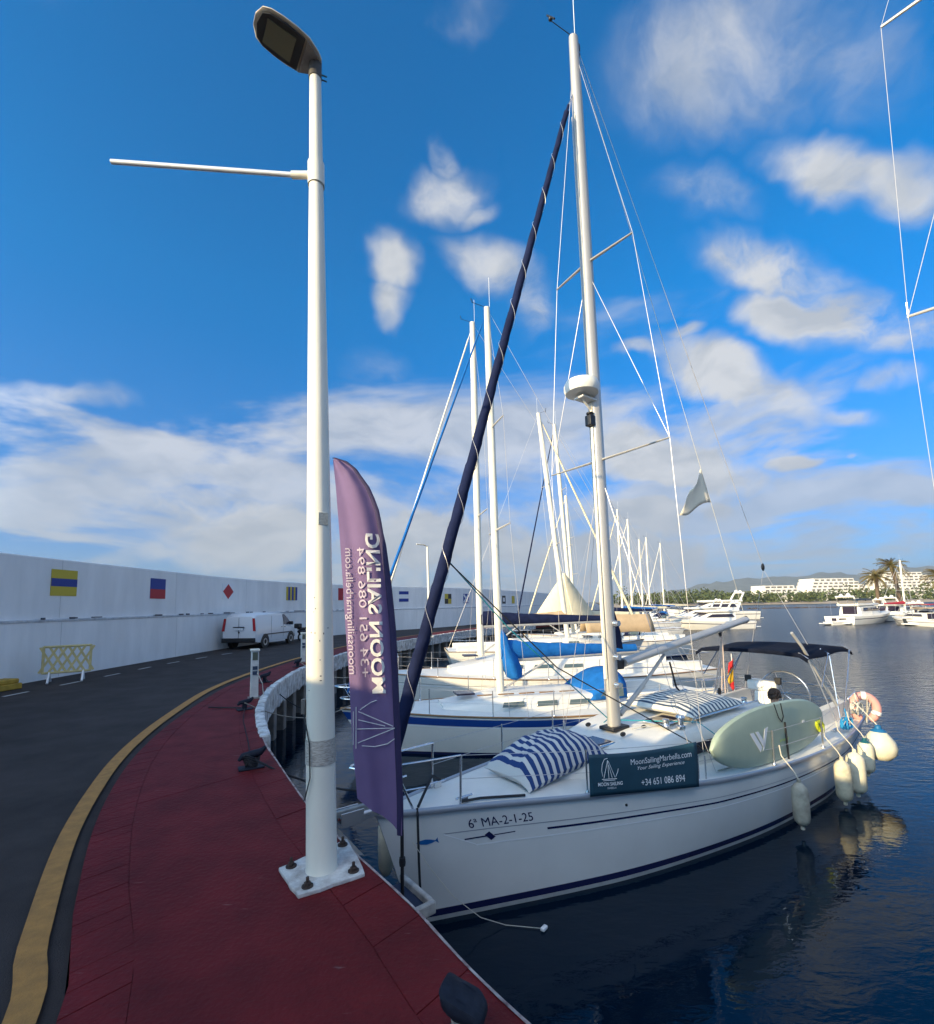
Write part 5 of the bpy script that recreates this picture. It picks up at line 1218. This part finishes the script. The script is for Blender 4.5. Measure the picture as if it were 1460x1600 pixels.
under([(.30, .145), (.60, .155), (.82, .14), (.92, .105), (.96, .0), (.92, -.105), (.82, -.14), (.60, -.155), (.30, -.145)], 'lens_frame', mat('lens_frame', (.035, .035, .035), .4), .014)
under([(.42, .11), (.84, .10), (.84, -.10), (.42, -.11)], 'lens', mat('lens_glass', (.16, .155, .10), .25, spec=.8), .01, -.03)
under([(.08, .09), (.27, .15), (.27, -.15), (.08, -.09)], 'gear_cover', mat('gear_cover', (.30, .26, .22), .6, var=.4, vs=12), .012)
MB().tube([(H0.x, H0.y, H0.z-.16), (H0.x, H0.y, H0.z+.03)], .058, 14).build('head_spigot', mat('spigot', (.06, .055, .05), .6), sl)
for dz in (-.09, -.14): MB().tube([(H0.x+.05, .02, H0.z+dz), (H0.x+.10, .03, H0.z+dz-.01)], .006, 6).build('set_screw', M_black, sl)

# far street lamp beyond the yachts
fl = empty('street_lamp', (-2.55, 31.4, TOP), 0, 'distant white street lamp against the breakwater wall', 'street lamp', 'street lamps on the quay')
MB().tube([(0, 0, 0), (-.12, 0, 6.1)], [.13, .06], 12).build('pole', M_post, fl)
MB().tube([(-.12, 0, 6.05), (-.35, -.15, 6.15), (-.8, -.35, 6.18)], [.06, .1, .07], 10, flat=.5).build('lamp_head', M_post, fl)
MB().box((0, 0, .01), (.5, .5, .03)).build('base_plate', M_post, fl, smooth=False)

# ------------------------------------------------------------------ feather flag
FP = Vector((-.62, 4.35, 1.22))
ff = empty('feather_flag', FP, 0, 'tall purple feather flag seen from behind with mirrored white lettering', 'banner')
LZ = [(1.97, -1.01), (2.5, -1.06), (3.01, -1.09), (3.47, -1.13), (3.88, -1.16), (4.36, -1.20), (4.8, -1.24), (5.06, -1.27)]
RZ = [(1.64, -.62), (1.94, -.62), (2.49, -.64), (3.0, -.66), (3.46, -.68), (3.87, -.72), (4.24, -.77), (4.54, -.82), (4.76, -.90), (4.93, -1.02), (5.04, -1.17), (5.07, -1.26)]
lz = lambda z: float(np.interp(z, *zip(*LZ))); rz_ = lambda z: float(np.interp(z, *zip(*RZ)))
def fpt(x, z, off=0.0):
    """point of the cloth at world x and height z; folds hang from the top and gather at the lower right"""
    w = max(.05, rz_(z)-lz(z)); r_ = (x-lz(z))/w
    y = .022*math.sin(r_*9+z*1.3)*(.4+.6*r_)+.03*math.sin(r_*4.2-z*.9)+.004*math.sin(r_*21+z*2.0)*max(0, min(1, (5.2-z)/2))
    return (x-FP.x, y+off, z-FP.z)
rows = []; nz, nr = 150, 60
for i in range(nz+1):
    t = i/nz; row = []
    for j in range(nr+1):
        r_ = j/nr; z0 = 1.64+.33*(1-r_)          # slanting bottom hem
        z = z0+(5.065-z0)*t; row.append(fpt(lz(z)+(rz_(z)-lz(z)-.0)*r_, z))
    rows.append(row)
def purple():
    mt = mat('purple_cloth', (.22, .145, .285), .85, var=.10, vs=3, bump=.15, bs=9)
    t = mt.node_tree; b = t.nodes['Principled BSDF']; o = t.nodes['Material Output']
    tr = t.nodes.new('ShaderNodeBsdfTranslucent'); tr.inputs[0].default_value = (.2, .13, .26, 1); ad_ = t.nodes.new('ShaderNodeMixShader'); ad_.inputs[0].default_value = .25
    t.links.new(b.outputs[0], ad_.inputs[1]); t.links.new(tr.outputs[0], ad_.inputs[2]); t.links.new(ad_.outputs[0], o.inputs[0]); return mt
cl = MB().grid(rows).build('cloth', purple(), ff)
# pole sleeve down the curved edge, and the pole
sp = [(rz_(z)-.018, z) for z in np.linspace(1.64, 4.9, 30)]+[(-1.06, 4.965), (-1.15, 5.04), (-1.25, 5.075)]
srow = []
for x, z in sp:
    w = .030 if z < 4.3 else .022
    srow.append([(x-FP.x+w*math.cos(t), .01+w*.75*math.sin(t), z-FP.z) for t in np.linspace(0, 2*math.pi, 10)[:-1]])
MB().grid(srow, closed=True).build('pole_sleeve', mat('sleeve_navy', (.03, .022, .075), .8, bump=.2, bs=20), ff)
MB().tube([(0, .01, -.25), (-.002, .01, .46)], .016, 10).lathe([(.026, 0), (.03, .03), (.026, .07)], 10, (0, .01, .16)).build('pole', M_black, ff)
MW2 = mat('flag_small_lettering', (.48, .42, .50), .8)
MW = mat('flag_lettering', (.70, .68, .66), .8)
put_text('MOON SAILING', lambda u, v: fpt(-.875-.062*u/1.47+v, 2.87+u, -.016), .165, 'lettering', MW, cl, width=1.46, bold=.004)
put_text('+34 651 086 894', lambda u, v: fpt(-.975-.05*u/1.3+v, 3.02+u, -.016), .10, 'lettering', MW2, cl, width=1.18)
put_text('moonsailingmarbella.com', lambda u, v: fpt(-1.085-.05*u/1.1+v, 3.05+u, -.016), .095, 'lettering', MW2, cl, width=1.15)
sailmark(lambda a, b: fpt(-1.02+b*.9, 2.40+a, -.012), .40, MW, cl, .004)

# boarding step bolted to the quay edge below the flag
bs_ = empty('boarding_step', (-.66, 4.30, 1.0), R(-52), 'small dark blue boarding step with white rim at the quay edge', 'step')
MB().box((0, 0, .06), (.46, .34, .14)).build('tread', mat('step_navy', (.012, .02, .05), .7, var=.3, vs=9), bs_, bevel=.02)
MB().box((-.02, .2, .12), (.5, .05, .10)).box((.255, .03, .12), (.05, .38, .10)).build('rim', mat('rim_white', (.45, .42, .38), .7, var=.4, vs=10), bs_, bevel=.012)
MB().box((0, -.05, -.3), (.34, .1, .6)).build('bracket', M_conc, bs_)

# ------------------------------------------------------------------ mooring bollards
M_iron = mat('bollard_iron', (.014, .018, .03), .6, var=.4, vs=12, bump=.25, bs=30, spec=.2)
def bollard(x, y, rz, sc, label, rope=None):
    r = empty('bollard', (x, y, TOP), rz, label, 'bollard', 'mooring bollards on the quay')
    MB().lathe([(.17*sc, 0), (.17*sc, .02*sc), (.15*sc, .035*sc)], 20).build('base', M_iron, r)
    rws = []
    for z, wx, wy, dx, slope in ((.02, .095, .095, 0, 0), (.09, .075, .075, 0, 0), (.15, .08, .08, 0, 0), (.185, .11, .10, -.01, .06), (.215, .155, .125, -.02, .14), (.265, .165, .13, -.02, .16), (.295, .15, .118, -.02, .16), (.305, .10, .08, -.02, .15)):
        rws.append([(sc*(dx+wx*math.copysign(abs(math.cos(t))**.5, math.cos(t))), sc*wy*math.copysign(abs(math.sin(t))**.5, math.sin(t)), sc*(z-slope*wx*math.cos(t)*3)) for t in np.linspace(0, 2*math.pi, 25)[:-1]])
    m_ = MB().grid(rws, closed=True); m_.f.append(tuple(range(len(m_.v)-24, len(m_.v)))); m_.build('head', M_iron, r)
    if rope:
        P = []
        for i in range(4*16): a = i*2*math.pi/16; rr = .092*sc+.004*math.sin(i); P.append((rr*math.cos(a), rr*math.sin(a), sc*.045+i*.0019*sc))
        MB().tube(P, .0125, 6).build('rope_turns', rope, r)
    return r
bollard(-.045, 2.43, R(-20), .66, 'blue-black bollard with rope turns at the bottom of the picture', M_rope)
def cleat(x, y, rz, label, sc=1.0, wraps=False):
    r = empty('bollard', (x, y, TOP), rz, label, 'bollard', 'mooring bollards on the quay')
    MB().box((0, 0, .012), (.34*sc, .2*sc, .024)).build('base', M_iron, r, bevel=.008)
    MB().tube([(0, 0, .02), (0, 0, .15*sc)], .055*sc, 12).build('stem', M_iron, r)
    MB().tube([(-.17*sc, 0, .13*sc), (-.12*sc, 0, .18*sc), (0, 0, .19*sc), (.12*sc, 0, .21*sc), (.19*sc, 0, .27*sc)], [.02*sc, .045*sc, .055*sc, .05*sc, .025*sc], 10).build('horn', M_iron, r)
    if wraps:
        for k in range(5): MB().tube([(.07*math.cos(t)*(1+.15*k)*sc, .085*math.sin(t)*sc, (.05+.03*k)*sc+.03*math.sin(2*t)) for t in np.linspace(0, 6.28, 17)], .013, 6).build('rope_turns', M_rubber, r)
    return r
cleat(-2.85, 6.30, R(30), 'black cleat wrapped in dark rope beside the lamp post', .9, True)
cleat(-4.62, 9.85, R(40), 'black cleat by the nearer power pedestal', .85)
cleat(-5.75, 13.4, R(60), 'black cleat halfway between the two power pedestals', 1.0)
cleat(-6.05, 16.8, R(70), 'black cleat by the farther power pedestal', 1.0)

# ------------------------------------------------------------------ power pedestals
def pedestal(x, y, h, rz, label):
    r = empty('power_pedestal', (x, y, TOP), rz, label, 'power pedestal', 'power pedestals on the quay')
    MB().box((0, 0, .015), (.26, .24, .03)).build('base', M_conc, r, smooth=False)
    MB().box((0, 0, h*.5), (.17, .16, h-.05), taper=.94).build('column', mat('pedestal_white', (.58, .57, .54), .5, var=.2, vs=6), r, bevel=.012)
    MB().box((0, 0, h-.02), (.2, .19, .05)).build('cap', M_post, r, bevel=.012)
    MB().box((0, -.079, h*.86), (.11, .012, .18)).build('lamp_window', mat('ped_window', (.10, .11, .08), .3), r, smooth=False)
    for z in (.62, .52): MB().box((0, -.084, h*z), (.10, .02, .08)).build('socket', mat('socket_blue', (.03, .05, .09), .5), r, smooth=False)
    MB().tube([(.05, -.09, h*.52), (.16, -.12, h*.3), (.2, -.05, .03)], .011, 6).build('cable', M_ropew, r)
pedestal(-5.0, 11.1, 1.12, R(30), 'nearer white power pedestal on the red pavement')
pedestal(-6.35, 18.2, 1.12, R(30), 'farther white power pedestal near the van')

# ------------------------------------------------------------------ plastic barrier and yellow kerb block
M_by = mat('barrier_yellow', (.64, .53, .24), .6, var=.25, vs=5)
br = empty('barrier', (-12.35, 14.6, QZ), math.atan2(.62, .9), 'pale yellow plastic lattice barrier in front of the white wall', 'barrier')
W2 = .56
fr_ = MB()
for a, b in (((-W2, 0, .30), (W2, 0, .30)), ((-W2, 0, 1.08), (W2, 0, 1.08)), ((-W2, 0, .28), (-W2, 0, 1.1)), ((W2, 0, .28), (W2, 0, 1.1))): fr_.tube([a, b], .035, 8)
fr_.build('frame', M_by, br)
for k in range(5):
    x = -W2+.12+k*.22; MB().box((x, 0, .69), (.06, .03, .86), mtx=Matrix.Rotation(R(28), 3, 'Y')).build('lattice_bar', M_by, br, smooth=False); MB().box((x, .006, .69), (.06, .03, .86), mtx=Matrix.Rotation(R(-28), 3, 'Y')).build('lattice_bar', M_by, br, smooth=False)
for s_ in (-1, 1): MB().tube([(s_*.4, -.30, .02), (s_*.4, 0, .32), (s_*.4, .30, .02)], .03, 6).build('foot', M_white2, br)
kb = empty('kerb_block', (-13.0, 13.0, QZ), math.atan2(1.05, .12), 'yellow painted kerb block cut by the left edge', 'kerb block')
MB().prism([(-2.2, -.28), (.55, -.28), (.55, .28), (-2.2, .28)], 0, .16).build('lower_course', mat('kerb_yellow', (.46, .28, .03), .7, var=.35, vs=5), kb, smooth=False, bevel=.02)
MB().prism([(-2.2, -.24), (.5, -.24), (.5, .24), (-2.2, .24)], .162, .29).build('upper_course', mat('kerb_yellow', (.46, .28, .03), .7), kb, smooth=False, bevel=.03)

# ------------------------------------------------------------------ van
vn = empty('van', (-12.15, 25.0, QZ), math.atan2(4.16, .41), 'white panel van parked against the breakwater wall', 'van')
st = [(0, .90, .45, 1.35), (.06, .94, .38, 1.70), (.35, .955, .32, 1.87), (1.6, .96, .30, 1.90), (3.0, .96, .30, 1.89), (3.35, .95, .30, 1.80), (3.75, .95, .30, 1.42), (4.05, .94, .30, 1.16), (4.5, .90, .32, 1.0), (4.72, .80, .40, .82)]
rows = []
for x, w, z0, z1 in st:
    mid_ = min(1.12, z1-.12); tw = w-.16 if z1 > 1.3 else w-.07
    rows.append([(x, -w*.96, z0), (x, -w, z0+.25), (x, -w, mid_), (x, -tw-.02, z1-.10), (x, -tw+.12, z1), (x, 0, z1+.02), (x, tw-.12, z1), (x, tw+.02, z1-.10), (x, w, mid_), (x, w, z0+.25), (x, w*.96, z0)])
vb = MB().grid(rows); k = len(rows[0]); vb.f.append(tuple(range(k))); vb.f.append(tuple(range(len(vb.v)-k, len(vb.v))))
M_van = mat('van_paint', (.72, .73, .74), .25, coat=.3)
vb.build('body', M_van, vn, angle=35)
for s_ in (-1, 1):
    P = [(3.02, s_*.935, 1.18), (3.92, s_*.945, 1.16), (3.62, s_*.86, 1.52), (3.30, s_*.815, 1.74), (3.02, s_*.80, 1.76)]
    MB().slab([(p[0], p[1]+s_*.022, p[2]) for p in P], (0, s_, .3), .01).build('side_window', M_glass, vn, smooth=False)
    MB().box((2.3, s_*.965, .72), (3.1, .02, .06)).build('rub_strip', M_black, vn, smooth=False)
    for x in (.02+1.55, 2.95): MB().box((x, s_*.962, 1.1), (.012, .006, 1.2)).build('door_gap', M_black, vn, smooth=False)
    for x in (2.75, 3.1): MB().box((x, s_*.97, 1.05), (.16, .02, .03)).build('door_handle', M_black, vn, smooth=False)
    MB().box((3.75, s_*1.05, 1.24), (.14, .2, .2)).build('mirror', M_black, vn, bevel=.03)
    MB().add([(-.012, s_*.80, .95), (-.012, s_*.945, .95), (.02, s_*.86, 1.62), (.0, s_*.74, 1.62)], [(0, 1, 2, 3)]).build('tail_light', mat('tail_red', (.40, .015, .02), .25), vn, smooth=False, solid=.03)
    for x in (.95, 3.9):
        w_ = MB().lathe([(.2, -.11), (.325, -.1), (.335, -.06), (.335, .06), (.325, .1), (.2, .11)], 24, mtx=Matrix.Rotation(R(90), 3, 'X')).build('wheel', mat('tyre', (.018, .018, .018), .85), vn); w_.location = (x, s_*.86, .335)
        MB().lathe([(.02, .105), (.12, .11), (.2, .118), (.205, .10)], 20, mtx=Matrix.Rotation(R(90*s_*-1), 3, 'X')).build('rim', mat('alloy_rim', (.45, .45, .46), .35, .7), w_)
        MB().lathe([(.40, -.02), (.40, .02), (.02, .02)], 28, (x, s_*.945, .36), Matrix.Rotation(R(90), 3, 'X')).build('wheel_arch', M_black, vn)
MB().box((-.02, 0, .47), (.14, 1.86, .24)).build('rear_bumper', M_black, vn, bevel=.04)
MB().box((4.7, 0, .5), (.14, 1.6, .24)).build('front_bumper', M_black, vn, bevel=.04)
MB().box((-.035, 0, 1.16), (.03, .62, .045)).build('number_plate_garnish', M_black, vn, smooth=False)
MB().box((-.045, 0, 1.06), (.02, .52, .11)).build('number_plate', FW, vn, smooth=False)
MB().box((-.02, 0, 1.0), (.012, .012, 1.3)).build('door_gap', M_black, vn, smooth=False)
MB().ball((-.03, -.02, .88), .045, 6, (.5, 1, 1)).build('door_lock', M_black, vn)
MB().add([(3.42, -.74, 1.76), (3.42, .74, 1.76), (3.98, .84, 1.26), (3.98, -.84, 1.26)], [(0, 1, 2, 3)]).build('windscreen', M_glass, vn, smooth=False, solid=.05)

# scooter parked beyond the van
sc_ = empty('scooter', (-10.85, 30.6, QZ), R(70), 'black scooter parked just beyond the van', 'scooter')
for x in (0, 1.25):
    w_ = MB().tube([(x+.22*math.cos(t), 0, .26+.22*math.sin(t)) for t in np.linspace(0, 6.28, 21)], .055, 8, cap=False).build('wheel', mat('tyre', (.018, .018, .018), .85), sc_)
rws = [[(x, w*math.cos(t), z+h*math.sin(t)) for t in np.linspace(0, 2*math.pi, 13)[:-1]] for x, w, z, h in ((-.25, .08, .62, .08), (0, .17, .58, .2), (.35, .17, .52, .24), (.55, .18, .34, .1), (.85, .18, .34, .1), (1.0, .2, .6, .35), (1.12, .12, .8, .3))]
b_ = MB().grid(rws, closed=True); b_.f += [tuple(range(12)), tuple(range(len(b_.v)-12, len(b_.v)))]; b_.build('body', M_black, sc_)
MB().box((.15, 0, .8), (.75, .26, .12)).build('seat', M_black, sc_, bevel=.04)
MB().tube([(1.15, 0, .45), (1.02, 0, 1.05)], .03, 8).tube([(1.0, -.33, 1.1), (1.03, 0, 1.06), (1.0, .33, 1.1)], .02, 8).tube([(1.0, -.2, 1.08), (.98, -.3, 1.3)], .01, 6).tube([(1.0, .2, 1.08), (.98, .3, 1.3)], .01, 6).ball((.98, -.3, 1.33), .06, 6, (.4, 1, .8)).ball((.98, .3, 1.33), .06, 6, (.4, 1, .8)).build('handlebar', M_black, sc_)
MB().box((-.28, 0, .98), (.36, .36, .3)).build('top_case', M_black, sc_, bevel=.05)

# ------------------------------------------------------------------ mooring lines
def rope(pts, r, m_, label, name='mooring_rope'):
    o = MB().tube(pts, r, 6).build(name, m_); return tag(o, label, 'rope', 'mooring lines')
rope(sag((-2.78, 6.25, 1.72), tuple(mw(.9, -.3, 1.38)), .22), .013, M_rubber, 'dark mooring rope from the wrapped cleat to the near yacht bow')
rope([tuple(mw(.42, .20, 1.36)), tuple(mw(.40, .245, 1.30)), tuple(mw(.42, .23, .8)), tuple(mw(.46, .2, .3)), tuple(mw(.47, .2, -.2))], .014, M_rubber, 'black rope hanging straight down the stem of the near yacht')
rope(sag((-4.6, 9.8, 1.75), (-3.0, 12.05, 1.2), .3), .012, M_rope, 'grey rope from the cleat by the nearer pedestal to the blue-striped yacht')
rope(sag((-5.7, 13.3, 1.75), (-3.1, 12.2, 1.2), .5), .012, M_rubber, 'dark rope from the middle cleat to the blue-striped yacht')
rope(sag((-5.95, 16.8, 1.75), (-3.5, 16.6, 1.4), .35), .013, M_rope, 'grey rope from the farther cleat to the navy-covered yacht')
rope([(-4.6, 9.8, 1.63), (-4.2, 8.9, 1.61), (-3.4, 7.4, 1.61), (-2.95, 6.5, 1.63)], .007, M_rubber, 'thin dark line lying along the red pavement between two cleats')
rope(sag((-4.7, 9.95, 1.62), (-5.5, 10.1, 1.615), 0.0, 4), .012, M_rubber, 'loose dark rope tail lying by the nearer pedestal')
rope([tuple(mw(*q)) for q in ((.35, .22, 1.02), (.5, .34, .75), (.75, .42, .4), (1.05, .52, .12), (1.3, .66, .015), (1.6, .96, .015))], .004, M_ropew, 'thin white line hanging from the near yacht bow into the water')
rope([tuple(mw(4.22, 0, 1.72)), tuple(mw(5.2, .9, 1.70)), tuple(mw(5.7, 1.5, 1.12))], .009, M_ropet, 'teal line led from the mast foot to the side deck')
a_ = mw(.20, 0, 4.4); 
rope([tuple(mw(.95, 0, 4.3)), tuple(mw(2.2, -.2, 3.3)), tuple(mw(4.15, -.05, 1.75))], .009, M_ropet, 'teal sheet from the furled jib down to the mast foot')
rope([tuple(mw(.97, .02, 4.25)), tuple(mw(2.6, .35, 2.75)), tuple(mw(5.2, 1.25, 1.2))], .009, M_rubber, 'dark sheet from the furled jib down to the side deck')
# submerged hawser seen as humps at the surface near the quay corner
hz = MB(); P = []
for i in range(30):
    t = i/29; P.append((.40+1.05*t, 3.75-.62*t, -.045+.06*math.sin(t*13)))
rope(P, .055, mat('wet_hawser', (.02, .035, .035), .3), 'thick dark hawser breaking the water near the quay corner')
# litter float on the white line's end
lf = mw(1.6, .97, .025); o = MB().box((0, 0, 0), (.09, .05, .035)).build('float', M_white2, bevel=.01); o.location = lf; o.rotation_euler.z = R(50); tag(o, 'tiny white float at the end of the thin white line', 'float')
# mooring buoys off the far beach
for k, (x, y) in enumerate(((48, 118), (57.5, 121), (63, 118), (52, 124))):
    o = MB().ball((0, 0, .1), .35, 8).lathe([(.05, .4), (.05, .6), (.02, .62)], 8).build('buoy', mat('buoy_white', (.7, .68, .62), .5)); o.location = (x, y, 0)
    tag(o, ['leftmost small white buoy off the far beach', 'small white buoy third from left off the far beach', 'rightmost small white buoy off the far beach', 'small white buoy second from left off the far beach'][k], 'buoy', 'buoys off the far beach')

# ------------------------------------------------------------------ the air
hzm = bpy.data.materials.new('haze_air'); hzm.use_nodes = True; t = hzm.node_tree; t.nodes.clear()
vo = t.nodes.new('ShaderNodeVolumePrincipled'); vo.inputs['Color'].default_value = (.80, .88, 1.0, 1); vo.inputs['Density'].default_value = 0.00009; vo.inputs['Anisotropy'].default_value = .2
oo = t.nodes.new('ShaderNodeOutputMaterial'); t.links.new(vo.outputs[0], oo.inputs['Volume'])
hz_ = MB().box((0, 4500, 150), (12200, 15200, 308)).build('haze', hzm, smooth=False); tag(hz_, 'thin pale sea haze', 'haze', kind='stuff')
